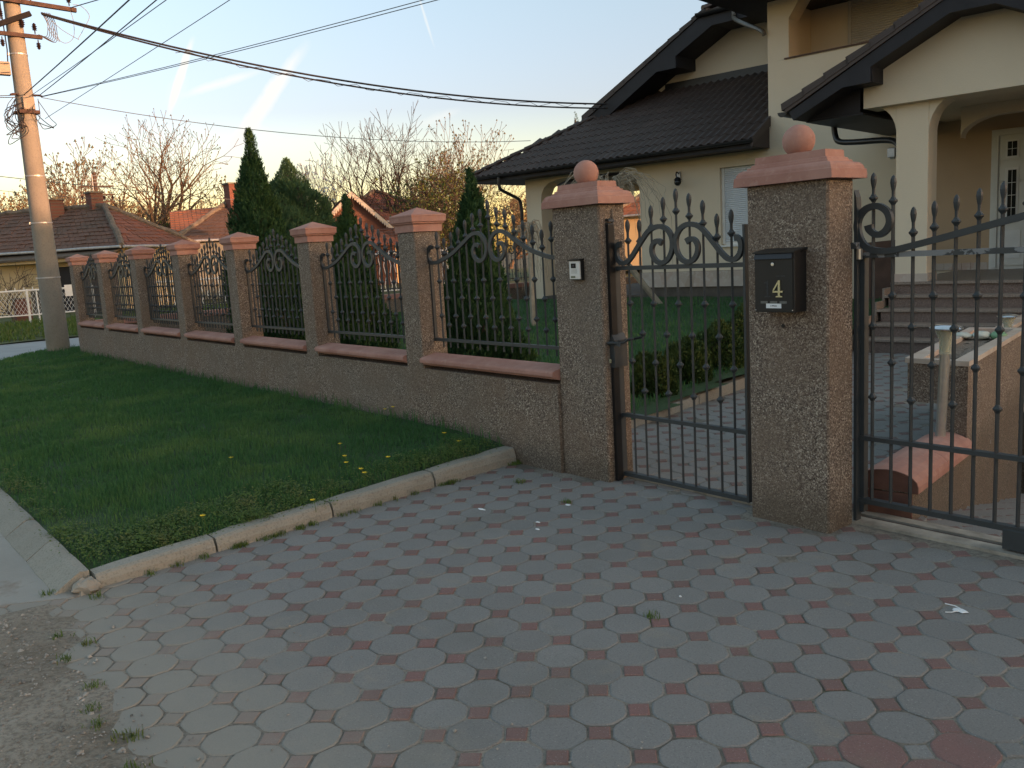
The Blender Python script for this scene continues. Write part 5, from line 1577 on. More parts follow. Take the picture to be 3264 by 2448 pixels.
G4 = 'evergreens in the garden behind the fence'
conifer('thuja_tree', 'tallest slim dark thuja with a thin crooked tip behind the fence', -11.92, 1.05, 0.08, 3.46, 0.56, p_col, M['thuja'], 30000, G4, seed=3)
conifer('cypress_tree', 'broad rounded pointed evergreen between the tall thuja and the small one', -14.42, 2.78, 0.12, 3.34, 1.02, p_dome, M['cypress'], 44000, G4, seed=4)
conifer('thuja_tree', 'small slim thuja behind the second fence panel left of the intercom pillar', -9.80, 1.30, 0.08, 2.36, 0.46, p_col, M['thuja'], 26000, G4, seed=5)
conifer('thuja_tree', 'thuja right behind the nearest fence panel beside the intercom pillar', -6.80, 0.98, 0.07, 2.36, 0.46, p_cone, M['thuja'], 30000, G4, seed=6)
conifer('spruce_tree', 'green spruce tip showing above the dark wing roof', -28.75, 23.65, 0.3, 7.35, 1.5, p_cone, M['cypress'], 9000, 'far conifers', seed=8)

def shrub(name, lab, x, y, z0, r, h, mat, n, group, cat='bush', leaf=0.028, seed=1):
    rng = np.random.default_rng(seed)
    t = thing(name, lab, cat, (x, y, z0), 0, group)
    d = rng.normal(0, 1, (n, 3)); d[:,2] = np.abs(d[:,2])*0.9-0.15
    d /= np.linalg.norm(d, axis=1, keepdims=True)
    lump = 1+0.10*np.sin(5*d[:,0]+3*d[:,2]+seed)+0.08*np.sin(9*d[:,1]-4*d[:,2])
    rr = (1-np.abs(rng.normal(0, 0.12, n)))*lump
    P = d*rr[:,None]*np.array([r, r, h])
    P[:,2] = np.clip(P[:,2]+0.1*h, 0.0, None)
    s = leaf*rng.uniform(0.6, 1.4, n)[:,None]
    U = d*0.5+rng.normal(0, .4, (n, 3)); U[:,2] += 0.6; U /= np.linalg.norm(U, axis=1, keepdims=True)
    W = np.cross(U, rng.normal(0, 1, (n, 3))); W /= np.linalg.norm(W, axis=1, keepdims=True)
    V = np.empty((n, 4, 3), np.float32)
    V[:,0] = P-U*s*0.6; V[:,1] = P+W*s*0.5; V[:,2] = P+U*s; V[:,3] = P-W*s*0.5
    link('foliage', arr_mesh('foliage', V.reshape(-1,3), np.arange(n*4).reshape(n, 4), mat, False, 4), t)
    mb = MB()
    for k in range(9):
        a = k*0.7+seed; q = 0.62
        mb.tube([(0,0,-.05),(0.3*r*math.cos(a),0.3*r*math.sin(a),0.35*h),(q*r*math.cos(a),q*r*math.sin(a),0.75*h)], [0.012,0.008,0.004], 5)
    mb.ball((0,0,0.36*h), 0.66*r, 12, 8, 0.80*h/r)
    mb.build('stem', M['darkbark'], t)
    return t
GH = 'clipped bushes along the garden path'
for i, (x, y, r, h, lab) in enumerate(((-5.83,2.42,0.235,0.40,'clipped round bush nearest the small gate, first of the row'),
        (-5.98,3.12,0.25,0.42,'clipped round bush second from the small gate along the path'),
        (-6.17,3.92,0.28,0.46,'clipped round bush third from the small gate along the path'),
        (-6.42,4.80,0.32,0.50,'clipped bush farthest along the path, partly behind the mailbox pillar'))):
    shrub('clipped_bush', lab, x, y, float(garden_z(x, y))-0.02, r, h, M['hedge'], 9000, GH, leaf=0.021, seed=i+2)
# leafy low bush inside the lower front of the fence and a few garden plants at the back
def blossom():
    t = thing('blossom_shrub', 'small shrub with white blossom on the lawn behind the nearest fence panel', 'shrub', (-13.1, 6.4, 0.28))
    rng = random.Random(4)
    mb = MB(); fl = MB()
    for k in range(16):
        a = rng.uniform(0, 6.28); L = rng.uniform(0.5, 0.95); sp = rng.uniform(0.02, 0.13)
        pts = [(0,0,0),(sp*.4*math.cos(a),sp*.4*math.sin(a),L*.5),(sp*math.cos(a),sp*math.sin(a),L)]
        mb.tube(pts, [0.008,0.006,0.003], 4)
        for j in range(11):
            u = rng.uniform(0.25, 1.0); x, y, z = sp*u*math.cos(a), sp*u*math.sin(a), L*u
            r = rng.uniform(0.012, 0.026)
            fl.add([(x+rng.uniform(-.05,.05)+r*cx, y+rng.uniform(-.05,.05)+r*cy, z+r*cz) for cx, cy, cz in ((1,0,0),(-.4,.9,0),(-.4,-.9,0),(0,0,.8))], [(0,1,3),(1,2,3),(2,0,3),(0,2,1)])
    mb.build('stems', M['bark'], t); fl.build('flowers', M['blossom'], t)
blossom()

# ------------------------------------------------------------------ bare trees
def bare_tree(name, lab, x, y, z0, h, spread, mat, seed, depth=6, nbranch=3, trunk=0.26, fork=0.22, buds=None, upness=0.35, group='bare trees beyond the garden', cat='tree', first=5, thick=0.0, sidep=0.62, rmin=0.008, sides=4, wig=0.16, leaf_n=0, leaf_mat=None, leaf_s=0.12, budsize=0.07):
    rng = random.Random(seed)
    t = thing(name, lab, cat, (x, y, z0), 0, group)
    segs_v = []; segs_f = []; tips = []
    vcount = [0]
    def seg(p, q, r0, r1, n):
        ax = (q-p)
        if ax.length < 1e-5: return
        ax.normalize()
        s = ax.cross(Vector((0.31, 0.17, 0.93))); s.normalize(); u = ax.cross(s)
        o = vcount[0]
        for c, r in ((p, r0), (q, r1)):
            for k in range(n):
                th = 2*math.pi*k/n
                v = c + s*(r*math.cos(th)) + u*(r*math.sin(th))
                segs_v.append((v.x, v.y, v.z))
        for k in range(n):
            j = (k+1) % n
            segs_f.append((o+k, o+j, o+n+j)); segs_f.append((o+k, o+n+j, o+n+k))
        vcount[0] += 2*n
    def grow(p, d, L, r, lev):
        n = 4 if lev < 2 else 3 if lev < 4 else 2
        q = p; dd = d.copy(); rr = r
        r_end = r*0.62 if lev < depth else r*0.4
        for i in range(n):
            dd = (dd + Vector((rng.gauss(0, wig), rng.gauss(0, wig), rng.gauss(0, wig*.7)+upness*0.16))).normalized()
            nq = q + dd*(L/n)
            nr = r + (r_end-r)*(i+1)/n
            seg(q, nq, max(rr, rmin), max(nr, rmin), 7 if lev == 0 else 5 if lev < 2 else sides if lev < 4 else 3)
            q, rr = nq, nr
            if lev >= 1 and lev < depth and i < n-1 and rng.random() < sidep:
                side(q, dd, L*rng.uniform(0.45, 0.75), rr*0.55, lev+1)
        if lev >= depth:
            tips.append(q); return
        k = nbranch if lev < 3 else 2
        if lev == 0: k = first
        a0 = rng.uniform(0, 6.28)
        for i in range(k):
            az = a0+2*math.pi*i/k+rng.gauss(0, .3)
            ang = (rng.uniform(0.35, 0.95) if lev == 0 else rng.uniform(0.25, 0.75))*spread
            s = dd.cross(Vector((0.2, 0.5, 0.84))).normalized(); u = dd.cross(s)
            nd = (dd*math.cos(ang) + (s*math.cos(az)+u*math.sin(az))*math.sin(ang) + Vector((0,0,upness*0.25))).normalized()
            grow(q, nd, L*rng.uniform(0.62, 0.86) if lev else h*rng.uniform(.24, .32), rr*(rng.uniform(0.62, 0.80)+thick), lev+1)
    def side(p, d, L, r, lev):
        az = rng.uniform(0, 6.28); ang = rng.uniform(0.6, 1.1)
        s = d.cross(Vector((0.2, 0.5, 0.84))).normalized(); u = d.cross(s)
        grow(p, (d*math.cos(ang)+(s*math.cos(az)+u*math.sin(az))*math.sin(ang)+Vector((0,0,.1))).normalized(), L, r, min(lev+1, depth))
    grow(Vector((0,0,-0.3)), Vector((rng.gauss(0, .04), rng.gauss(0, .04), 1)), h*fork+0.3, trunk, 0)
    # scale the whole tree to its measured height
    V = np.array(segs_v); k = h/V[:,2].max(); V *= np.array([k, k, k])
    link('branches', arr_mesh('branches', V, segs_f, mat), t)
    T = np.array([(v.x, v.y, v.z) for v in tips])*k
    nr = np.random.default_rng(seed)
    if buds is not None and len(T):
        if len(T) > 3500: T = T[nr.permutation(len(T))[:3500]]
        m = len(T); S = (budsize*nr.uniform(0.5, 1.3, m))[:,None]
        off = np.array([(1,0,0),(-.5,.87,0),(-.5,-.87,0),(0,0,1.4)])
        B = T[:,None,:] + off[None]*S[:,:,None]
        b = np.arange(m)[:,None]*4
        F = np.concatenate([b+np.array([[0,1,3]]), b+np.array([[1,2,3]]), b+np.array([[2,0,3]])])
        link('buds', arr_mesh('buds', B.reshape(-1,3), F, buds), t)['kind'] = 'stuff'
    if leaf_n:
        src = V[nr.integers(0, len(V), leaf_n)]
        src = src[src[:,2] > h*0.2]
        m = len(src); P = src+nr.normal(0, leaf_s*1.6, (m, 3))
        U = nr.normal(0, 1, (m, 3)); U /= np.linalg.norm(U, axis=1, keepdims=True)
        W = np.cross(U, nr.normal(0, 1, (m, 3))); W /= np.linalg.norm(W, axis=1, keepdims=True)
        S = (leaf_s*nr.uniform(.5, 1.3, m))[:,None]
        Q = np.stack([P-U*S, P+W*S*.6, P+U*S, P-W*S*.6], 1)
        link('foliage', arr_mesh('foliage', Q.reshape(-1,3), np.arange(m*4).reshape(m,4), leaf_mat, False, 4), t)['kind'] = 'stuff'
    return t

GB = 'bare trees against the sky'
bare_tree('walnut_tree', 'big bare walnut tree with knobby twigs left of the tall thuja', -57.2, 13.9, 0.3, 11.4, 0.92, M['bark'], 21, depth=6, trunk=0.62, fork=0.24, buds=M['bud'], first=5, rmin=0.017, upness=0.28, group=GB, budsize=0.06, thick=0.08, sidep=0.5)
bare_tree('walnut_tree', 'smaller bare tree close behind the utility pole, left of the big walnut', -53.0, 10.1, 0.3, 9.0, 0.85, M['bark'], 33, depth=6, trunk=0.30, fork=0.25, buds=M['bud'], first=4, rmin=0.018, group=GB, budsize=0.09)
bare_tree('bare_tree', 'vase-shaped bare tree with many steep limbs right of the rounded evergreen', -41.1, 20.6, 0.3, 9.2, 1.0, M['darkbark'], 45, depth=6, trunk=0.38, fork=0.16, first=7, rmin=0.013, upness=0.36, thick=0.07, group=GB, wig=0.10)
bare_tree('bare_tree', 'bare tree with open twiggy crown just left of the dark wing roof', -35.9, 23.0, 0.3, 8.0, 0.85, M['bark'], 52, depth=6, trunk=0.2, fork=0.2, buds=M['bud'], first=5, rmin=0.012, group=GB, budsize=0.06)
bare_tree('plum_tree', 'young tree with sparse pale blossom twigs between the rounded evergreen and the bare vase-shaped tree', -45.5, 19.6, 0.3, 7.4, 0.55, M['bark'], 61, depth=5, trunk=0.12, fork=0.2, buds=M['blossom'], first=4, rmin=0.012, upness=0.6, group=GB, budsize=0.07)
bare_tree('bare_tree', 'young tree with pale buds between the big walnut and the tall thuja', -55.3, 18.1, 0.3, 6.9, 0.7, M['bark'], 66, depth=5, trunk=0.12, fork=0.25, buds=M['bud'], first=4, rmin=0.014, group=GB, budsize=0.09)
bare_tree('bare_tree', 'dark twiggy tree with young leaves behind the corner of the dark wing roof', -31.5, 17.8, 0.3, 5.6, 0.9, M['darkbark'], 71, depth=6, trunk=0.16, fork=0.2, first=5, rmin=0.011, group=GB, leaf_n=2600, leaf_mat=M['greenleaf'], leaf_s=0.07)
bare_tree('bare_tree', 'dark scrubby tree with reddish young leaves low beside the house corner column', -29.2, 16.2, 0.3, 4.4, 1.0, M['darkbark'], 74, depth=6, trunk=0.14, fork=0.15, first=6, rmin=0.010, group=GB, leaf_n=3200, leaf_mat=M['greenleaf'], leaf_s=0.07)
# the hazy golden row along the horizon at the left
GR = 'golden leafing trees on the horizon'
row = [(-84.0,6.5,11.5,'golden leafing tree at the left edge of the view, left of the utility pole'),(-80.5,10.2,10.6,'golden leafing tree just left of the utility pole'),
       (-78.5,14.2,10.2,'golden leafing tree right of the utility pole, behind the brick chimneys'),(-76.0,18.6,8.9,'low golden tree left of the trunk of the big walnut'),
       (-73.0,22.5,8.6,'low golden tree right of the trunk of the big walnut'),(-70.5,26.5,8.2,'low golden tree left of the tall thuja, above the far orange roof'),
       (-66.0,31.8,7.6,'low golden tree seen between the evergreens and the vase-shaped bare tree'),(-61.0,37.0,7.4,'low golden tree behind the vase-shaped bare tree'),(-55.0,41.0,7.2,'low golden tree left of the house roof edge')]
for i, (x, y, h, lab) in enumerate(row):
    bare_tree('leafing_tree', lab, x, y, 0.2, h*0.86, 0.85, M['bark'], 100+i, depth=5, trunk=0.2, fork=0.12, first=6, rmin=0.020, group=GR, leaf_n=3000, leaf_mat=M['farleaf'], leaf_s=0.13)
for i, (x, y, h, lab) in enumerate(((-47.5,8.2,4.5,'low green bush behind the roof with the mortar ridge'),(-50.0,12.9,4.0,'low green bush behind the small gable roof'),(-49.5,15.2,4.3,'green bush below the far orange roof'))):
    bare_tree('green_bush', lab, x, y, 0.2, h, 1.0, M['bark'], 140+i, depth=4, trunk=0.1, fork=0.08, first=7, rmin=0.014, group='green bushes behind the old roofs', cat='bush', leaf_n=5200, leaf_mat=M['greenleaf'], leaf_s=0.11)

# weeping tree and its straw-coloured hanging twigs
def weeping(x, y, z0, h, lab, seed, r=0.75, n=150, lean=(0, 0), thin=1.0):
    rng = random.Random(seed)
    t = thing('weeping_tree', lab, 'tree', (x, y, z0), 0, 'small weeping trees by the house')
    lx, ly = lean
    mb = MB(); mb.tube(spline([(0,0,-.1),(lx*.62,ly*.62,h*.30),(lx*.95,ly*.95,h*.55),(lx,ly,h*.9)], 5), [0.065]*6+[0.05]*6+[0.045]*4, 8); mb.build('trunk', M['willowbark'], t)
    mb = MB()
    for k in range(n):
        a = rng.uniform(0, 6.28); R_ = r*rng.uniform(0.4, 1.15); top = h*rng.uniform(0.93, 1.05)
        drop = rng.uniform(0.15, h*0.8)**1.0 if rng.random() < 0.55 else rng.uniform(0.1, 0.5)
        pts = []
        for i in range(9):
            u = i/8
            rad = R_*min(1, u*1.7)**0.85
            z = top + 0.20*math.sin(min(1, u*1.9)*math.pi)*R_ - max(0, u-0.40)/0.60*drop
            pts.append((lx+rad*math.cos(a)+rng.gauss(0, .02), ly+rad*math.sin(a)+rng.gauss(0, .02), max(z, 0.1)))
        pts[0] = (lx+rng.gauss(0, .05), ly+rng.gauss(0, .05), h*0.88)
        mb.tube(pts, [q*thin for q in (0.011,0.010,0.009,0.008,0.007,0.006,0.005,0.0045,0.004)], 3)
    mb.build('hanging_twigs', M['willowbark'], t)
    return t
weeping(-11.65, 9.35, 0.40, 2.38, 'weeping tree with pale trailing twigs arching behind the ball of the intercom pillar', 5, 1.05, 74, (-0.62, -0.74), 0.85)
weeping(-11.9, 6.1, 0.27, 1.75, 'small bare weeping tree behind the second nearest fence panel', 9, 0.35, 34)

# dandelions of the street lawn
dm = None
spots = [(-5.56,-1.22),(-5.46,-1.27),(-5.28,-1.25),(-5.15,-1.31),(-5.92,-1.09),(-5.34,-0.99),(-5.33,-0.40),(-6.76,-0.07),(-6.96,-0.06),(-5.67,-0.28),(-4.93,-1.80),(-5.05,-2.45),(-6.3,-1.8)]
for i, (x, y) in enumerate(spots):
    h = random.uniform(0.07, 0.12)
    t = thing('dandelion', 'yellow dandelion on a thin stem in the street-side lawn', 'flower', (x, y, float(lawn_z(x, y))), random.uniform(0, 6), 'dandelions in the lawn')
    mb = MB(); mb.tube([(0,0,0),(0.006,0,h*.6),(0.012,0.004,h)], 0.0018, 5); mb.build('stem', M['weed'], t)
    mb = MB()
    for k in range(14):
        a = k*2.4; r = 0.011+0.004*((k*7) % 3)
        mb.add([(0.012,0.004,h-.003),(0.012+r*math.cos(a-.25),0.004+r*math.sin(a-.25),h+.004+.002*(k%3)),(0.012+r*1.1*math.cos(a),0.004+r*1.1*math.sin(a),h+.005),(0.012+r*math.cos(a+.25),0.004+r*math.sin(a+.25),h+.004)], [(0,1,2),(0,2,3)])
    mb.build('flower_head', M['yellow'], t)

# ================================================================== NEIGHBOURHOOD
def tiled_slope(el, er, rr, rl, rows, cols, mat, name, parent, th=0.035, jit=0.012, seed=1):
    """roof plane of separate overlapping tiles joined into one part: eave left/right, ridge right/left"""
    rng = random.Random(seed)
    el, er, rr, rl = (Vector(p) for p in (el, er, rr, rl))
    nrm = (er-el).cross((rl+rr)*0.5-el).normalized()
    mb = MB()
    for i in range(rows):
        v0, v1 = i/rows, min(1.0, (i+1.12)/rows)
        a0, b0 = el.lerp(rl, v0), er.lerp(rr, v0); a1, b1 = el.lerp(rl, v1), er.lerp(rr, v1)
        w = (b0-a0).length; full = (er-el).length
        n = max(1, int(round(cols*w/full)))
        wav = [rng.gauss(0, jit) for _ in range(n+1)]
        for j in range(n):
            u0, u1 = (j+0.04)/n, (j+0.97)/n
            l = th + wav[j]
            p = [a0.lerp(b0, u0)+nrm*l, a0.lerp(b0, u1)+nrm*l, a1.lerp(b1, u1)+nrm*0.006, a1.lerp(b1, u0)+nrm*0.006]
            q = [a0.lerp(b0, u0)-nrm*0.02, a0.lerp(b0, u1)-nrm*0.02]
            mb.add(p+q, [(0,1,2,3),(4,5,1,0),(0,3,4),(1,5,2)])
    o = mb.build(name, mat, parent); o['kind'] = 'stuff'
    und = MB().add([el-nrm*.02, er-nrm*.02, rr-nrm*.02, rl-nrm*.02], [(0,1,2,3)]).build('roof_deck', M['browntile'], parent)
    return o

def hip_house(name, lab, cx, cy, u, v, L, W, z0, ze, zr, wall, tiles, seed, over=0.35, rows=11, cut=None):
    """rectangular hip-roofed house; corner (cx, cy) of its eaves, u along its length, v along its width"""
    t = thing(name, lab, 'house', (cx, cy, 0))
    U = Vector((u[0], u[1], 0)); V = Vector((v[0], v[1], 0))
    P = lambda a, b, z: U*a + V*b + Vector((0, 0, z))
    h = W/2
    A, B, C, D = P(0,0,ze), P(L,0,ze), P(L,W,ze), P(0,W,ze)
    R0, R1 = P(h,h,zr), P(L-h,h,zr)
    cols = lambda d: int(d/0.24)
    def slope(e0, e1, r1, r0, m, sd):
        # orient so that the normal points up
        if (e1-e0).cross(r0-e0).z < 0: e0, e1, r0, r1 = e1, e0, r1, r0
        tiled_slope(e0, e1, r1, r0, rows, cols((e1-e0).length), m, 'roof_tiles', t, seed=sd)
    slope(A, B, R1, R0, tiles[0], seed); slope(B, C, R1, R1, tiles[0], seed+1); slope(C, D, R0, R1, tiles[0], seed+2); slope(D, A, R0, R0, tiles[1], seed+3)
    def ridge(p, q, nm='ridge'):
        n = max(2, int((q-p).length/0.33)); pts = [p.lerp(q, i/n)+Vector((random.gauss(0,.015),random.gauss(0,.015),0.045+random.gauss(0,.012))) for i in range(n+1)]
        MB().tube(pts, [0.11+random.uniform(-.02,.03) for _ in pts], 7).build(nm, M['mortar'], t)
    for p in (A, D): ridge(p, R0)
    ridge(R0, R1)
    # walls
    o = over
    pts = [P(o,o,0), P(L-o,o,0), P(L-o,W-o,0), P(o,W-o,0)]
    vs = [(p.x,p.y,z0) for p in pts]+[(p.x,p.y,ze+0.06) for p in pts]
    MB().add(vs, [(0,1,5,4),(1,2,6,5),(2,3,7,6),(3,0,4,7)]).build('wall', wall, t)
    # soffit and gutters
    sv = [A, B, C, D]
    MB().add([(p.x,p.y,ze-0.03) for p in sv], [(0,3,2,1)]).build('soffit', M['brownwood'], t)
    for p, q in ((A,B),(D,A)):
        n = 9
        pts = [p.lerp(q, i/n)+Vector((0,0,-0.02+0.008*math.sin(i*2.1)))-((U if (p-q).cross(U).length > .1 else V)*0.08) for i in range(n+1)]
        MB().tube(pts, 0.055, 8).build('gutter', M['zinc'], t)
    return t, P

def chimney(t, loc, w, d, h, mat=None):
    mb = MB(); mb.box(-w/2, w/2, -d/2, d/2, 0, h); o = mb.build('chimney', mat or M['brick'], t, loc, random.uniform(-.2, .2))
    mb = MB(); mb.box(-w/2-.05, w/2+.05, -d/2-.05, d/2+.05, h+.001, h+0.07); mb.build('chimney_cap', M['mortar'], o)
    return o

def neighbours():
    u, v = (-0.80,-0.60), (-0.60,0.80)
    t, P = hip_house('old_house', 'old yellow house with mossy red tiles and three brick chimneys beyond the side road', -34.75, 5.62, u, v, 14.0, 5.0, 0.2, 2.66, 4.36, M['oldcream'], (M['greytile'], M['redtile']), 5)
    def at(a, b, z): p = P(a, b, z); return (p.x, p.y, p.z)
    chimney(t, at(3.0,2.6,3.7), 0.50, 0.50, 1.22); chimney(t, at(4.6,2.2,3.8), 0.62, 0.5, 0.92); chimney(t, at(8.2,2.4,3.85), 0.66, 0.5, 0.62)
    # porch: dark openings, white post, lean-to roof
    rot = math.atan2(-0.60, -0.80)
    def wallbox(a0, a1, b0, b1, z0, z1, nm, m):
        mb = MB(); q = [P(a0,b0,0), P(a1,b0,0), P(a1,b1,0), P(a0,b1,0)]
        vs = [(p.x,p.y,z0) for p in q]+[(p.x,p.y,z1) for p in q]
        return mb.add(vs, [(0,3,2,1),(4,5,6,7),(0,1,5,4),(1,2,6,5),(2,3,7,6),(3,0,4,7)]).build(nm, m, t)
    wallbox(2.0, 3.28, 0.30, 0.345, 0.22, 2.02, 'door_opening', M['darkwood'])
    wallbox(1.42, 1.80, 0.31, 0.345, 0.22, 1.80, 'door', M['brownwood'])
    wallbox(3.36, 3.43, -0.25, -0.18, 0.2, 2.2, 'porch_post', M['white'])
    wallbox(0.4, 6.0, -0.3, 0.34, 2.2, 2.32, 'porch_beam', M['oldcream'])
    q = [P(0.2,-0.45,2.42), P(6.5,-0.45,2.36), P(6.5,0.3,2.6), P(0.2,0.3,2.62)]
    MB().add([tuple(p) for p in q]+[tuple(p-Vector((0,0,.07))) for p in q], [(0,1,2,3),(7,6,5,4),(0,4,5,1),(1,5,6,2),(3,2,6,7),(0,3,7,4)]).build('lean_to_roof', M['darkplinth'], t)
    wallbox(3.7, 4.6, 0.28, 0.345, 0.25, 1.15, 'low_window', M['darkplinth'])
    mb = MB(); p0 = P(-0.08,3.1,2.62); mb.tube([p0, p0-Vector((0,0,.25)), p0+Vector((-.2,-.1,-.5)), p0+Vector((-.2,-.1,-2.3))], 0.045, 7); mb.build('downpipe', M['zinc'], t)
    # roof antenna on the tall chimney
    mb = MB(); p0 = Vector(at(3.0,2.6,4.9)); mb.tube([p0, p0+Vector((0,0,.8))], 0.02, 5)
    for k in range(3): mb.tube([p0+Vector((-.15,-.35,.45+.14*k)), p0+Vector((.15,.35,.45+.14*k))], 0.012, 4)
    mb.build('antenna', M['zinc'], t)
    # second house, mostly hidden by the evergreens
    t, P = hip_house('old_house', 'grey-green house with steep brown tile roof right behind the slim tall thuja', -38.2, 8.6, (-0.93,0.37), (0.37,0.93), 7.5, 5.6, 0.3, 2.86, 4.75, M['oldgrey'], (M['browntile'], M['browntile']), 25)
    chimney(t, tuple(P(2.2,2.7,4.2)), 0.55, 0.5, 1.15)
    # far barn with the sunlit orange roof, small gable beside it
    t = thing('barn', 'far barn with an orange tile roof just left of the slim tall thuja', 'barn', (0,0,0))
    tiled_slope((-47.6,11.8,3.7),(-45.6,17.6,3.9),(-48.9,18.7,5.35),(-51.1,13.0,4.95), 9, 26, M['orangetile'], 'roof_tiles', t, seed=31)
    MB().add([(-47.8,12.0,0),(-45.8,17.5,0),(-45.8,17.5,3.93),(-47.8,12.0,3.75)], [(0,1,2,3)]).build('wall', M['oldcream'], t)
    t = thing('shed', 'small shed with a mossy gable roof between the two old houses', 'shed', (0,0,0))
    g = [(-41.2,8.0,0.2),(-40.6,9.6,0.2),(-40.6,9.6,2.9),(-40.9,8.85,3.65),(-41.2,8.0,2.9)]
    back = [(x-3.5, y+1.3, z) for x, y, z in g]
    MB().add(g+back, [(0,1,2,3,4),(0,4,9,5),(1,6,7,2)]).build('wall', M['oldcream'], t)
    tiled_slope((-41.22,7.85,2.80),(-44.7,9.15,2.80),(-44.4,10.15,3.72),(-40.85,8.85,3.72), 5, 14, M['greytile'], 'roof_tiles', t, seed=33)
    tiled_slope((-44.0,11.05,2.80),(-40.5,9.75,2.80),(-40.85,8.85,3.72),(-44.4,10.15,3.72), 5, 14, M['greytile'], 'roof_tiles', t, seed=34)
    # gabled house with scalloped pale bargeboard
    t = thing('gabled_house', 'red gabled house with a pale scalloped bargeboard behind the small thuja', 'house', (0,0,0))
    ap = Vector((-39.3,18.1,5.05)); w = Vector((0.40,0.917,0)); bk = Vector((-0.917,0.40,0))
    L, Rr = ap-w*2.35-Vector((0,0,2.2)), ap+w*2.35-Vector((0,0,2.2))
    base = lambda p: Vector((p.x, p.y, 0.3))
    gb = [base(L+w*.3), base(Rr-w*.3), Rr-w*.3+Vector((0,0,.1)), ap-Vector((0,0,.2)), L+w*.3+Vector((0,0,.1))]
    gv = [p+bk*0.4 for p in gb]
    MB().add(gv, [(0,1,2,3,4)]).build('gable_wall', M['redtile'], t)
    for s, e in ((1, Rr), (-1, L)):
        mb = MB(); n = 22
        for i in range(n):
            p, q = ap.lerp(e, i/n), ap.lerp(e, (i+1)/n)
            d = 0.26; m = (p+q)*0.5
            mb.add([p, q, q-Vector((0,0,d*.75)), m-Vector((0,0,d+.07)), p-Vector((0,0,d*.75))] + [x+bk*.04 for x in (p, q, q-Vector((0,0,d*.75)), m-Vector((0,0,d+.07)), p-Vector((0,0,d*.75)))], [(0,1,2,3,4),(9,8,7,6,5),(4,3,8,9),(3,2,7,8)])
        mb.build('bargeboard', M['oldcream'] if False else M['shutter2'], t)
    for s, e in ((1, Rr), (-1, L)):
        e0, e1 = e+Vector((0,0,.02)), e+bk*6
        a, b = (e1, e0) if s > 0 else (e0, e1)
        r0, r1 = ((ap+bk*6), ap) if s > 0 else (ap, ap+bk*6)
        if (b-a).cross(r0-a).z < 0: a, b, r0, r1 = b, a, r1, r0
        tiled_slope(a, b, r1, r0, 9, 24, M['browntile'], 'roof_tiles', t, seed=40+s)
    # porch roof in front of it with red tiles
    q0, q1 = base(L)+Vector((1.6,-0.7,2.0)), base(Rr)+Vector((1.6,-0.7,2.0))
    tiled_slope(q0, q1, Vector((Rr.x,Rr.y,3.15)), Vector((L.x,L.y,3.15)), 6, 20, M['redtile'], 'roof_tiles', t, seed=44)
    t, P = hip_house('tiled_house', 'house with orange hip roof and sunlit wall behind the pale scalloped bargeboard', -41.0, 17.0, (-0.93,0.37), (0.37,0.93), 8.0, 7.2, 0.3, 3.55, 5.35, M['oldcream'], (M['redtile'], M['redtile']), 50)
    # house glimpsed through the terrace arch
    t, P = hip_house('tiled_house', 'orange-roofed neighbour house glimpsed through the arch of the house terrace', -29.6, 26.4, (-0.62,0.78), (0.78,0.62), 9.0, 7.0, 0.4, 3.0, 5.2, M['oldcream'], (M['orangetile'], M['orangetile']), 60)
    # pink rendered house corner seen over the second fence panel
    t = thing('pink_house', 'flat pink-rendered house corner glimpsed beside the small thuja', 'house', (0,0,0))
    MB().box(-21.7, -21.1, 6.95, 7.45, 0, 2.05).build('wall', M['terra'], t)
neighbours()
# added unseen houses right of the camera, sized to block the evening sun
def sun_blockers():
    for k, (x, y, L, zr, lab) in enumerate(((23.0,-6.0,12,6.3,'added two-storey house that blocks the low sun, out of view'),(23.5,9.0,14,6.6,'added long house that blocks the low sun, out of view'),(23.5,26.0,13,6.4,'third added house that blocks the low sun, out of view'))):
        hip_house('sun_blocker_house', lab, x, y, (0,1), (1,0), L+1.5, 9.0, 0, 4.7, zr-0.2, M['oldcream'], (M['redtile'], M['redtile']), 70+k)
sun_blockers()

# ------------------------------------------------------------------ side wall of the garden
def side_wall():
    t = thing('boundary_wall', 'far side wall of the garden with pink coping, seen through the iron panels', 'wall')
    x0, x1 = -18.334, -18.066
    MB().box(x0, x1, PW+0.01, 16.0, -0.2, 0.655).build('base_wall', M['pebble'], t)
    y = PW
    pm = MB().cbox(0, PW, 0, PW, -0.2, 1.833, 0.008).mesh('pillar', M['pebble'])
    cm = MB(); cap_small(cm, PW, 1.833); cm = cm.mesh('cap', M['terra'])
    src = bpy.data.objects['iron_fence_panel']
    ys = [2.0+1.97*i for i in range(7)]
    for i, yy in enumerate(ys):
        p = link('pillar', pm, t, (x0, yy, 0)); link('cap', cm, p)
        ya = PW if i == 0 else ys[i-1]+PW
        mb = MB(); mb.box(x0-0.03, x1+0.035, ya+.002, yy-.002, 0.656, 0.765); mb.build('coping', M['terra'], t)
        c = copy_tree(src)
        c.location = (x0+0.13, ya+0.004, 0); c.rotation_euler = (0, 0, R(90))
        c['label'] = ('iron panel on the side wall right behind the corner pillar by the utility pole','second iron panel along the garden side wall','third iron panel along the garden side wall','fourth iron panel along the garden side wall','fifth iron panel along the garden side wall','sixth iron panel along the garden side wall','farthest iron panel along the garden side wall')[i]
        c['group'] = 'iron panels of the garden side wall'
side_wall()

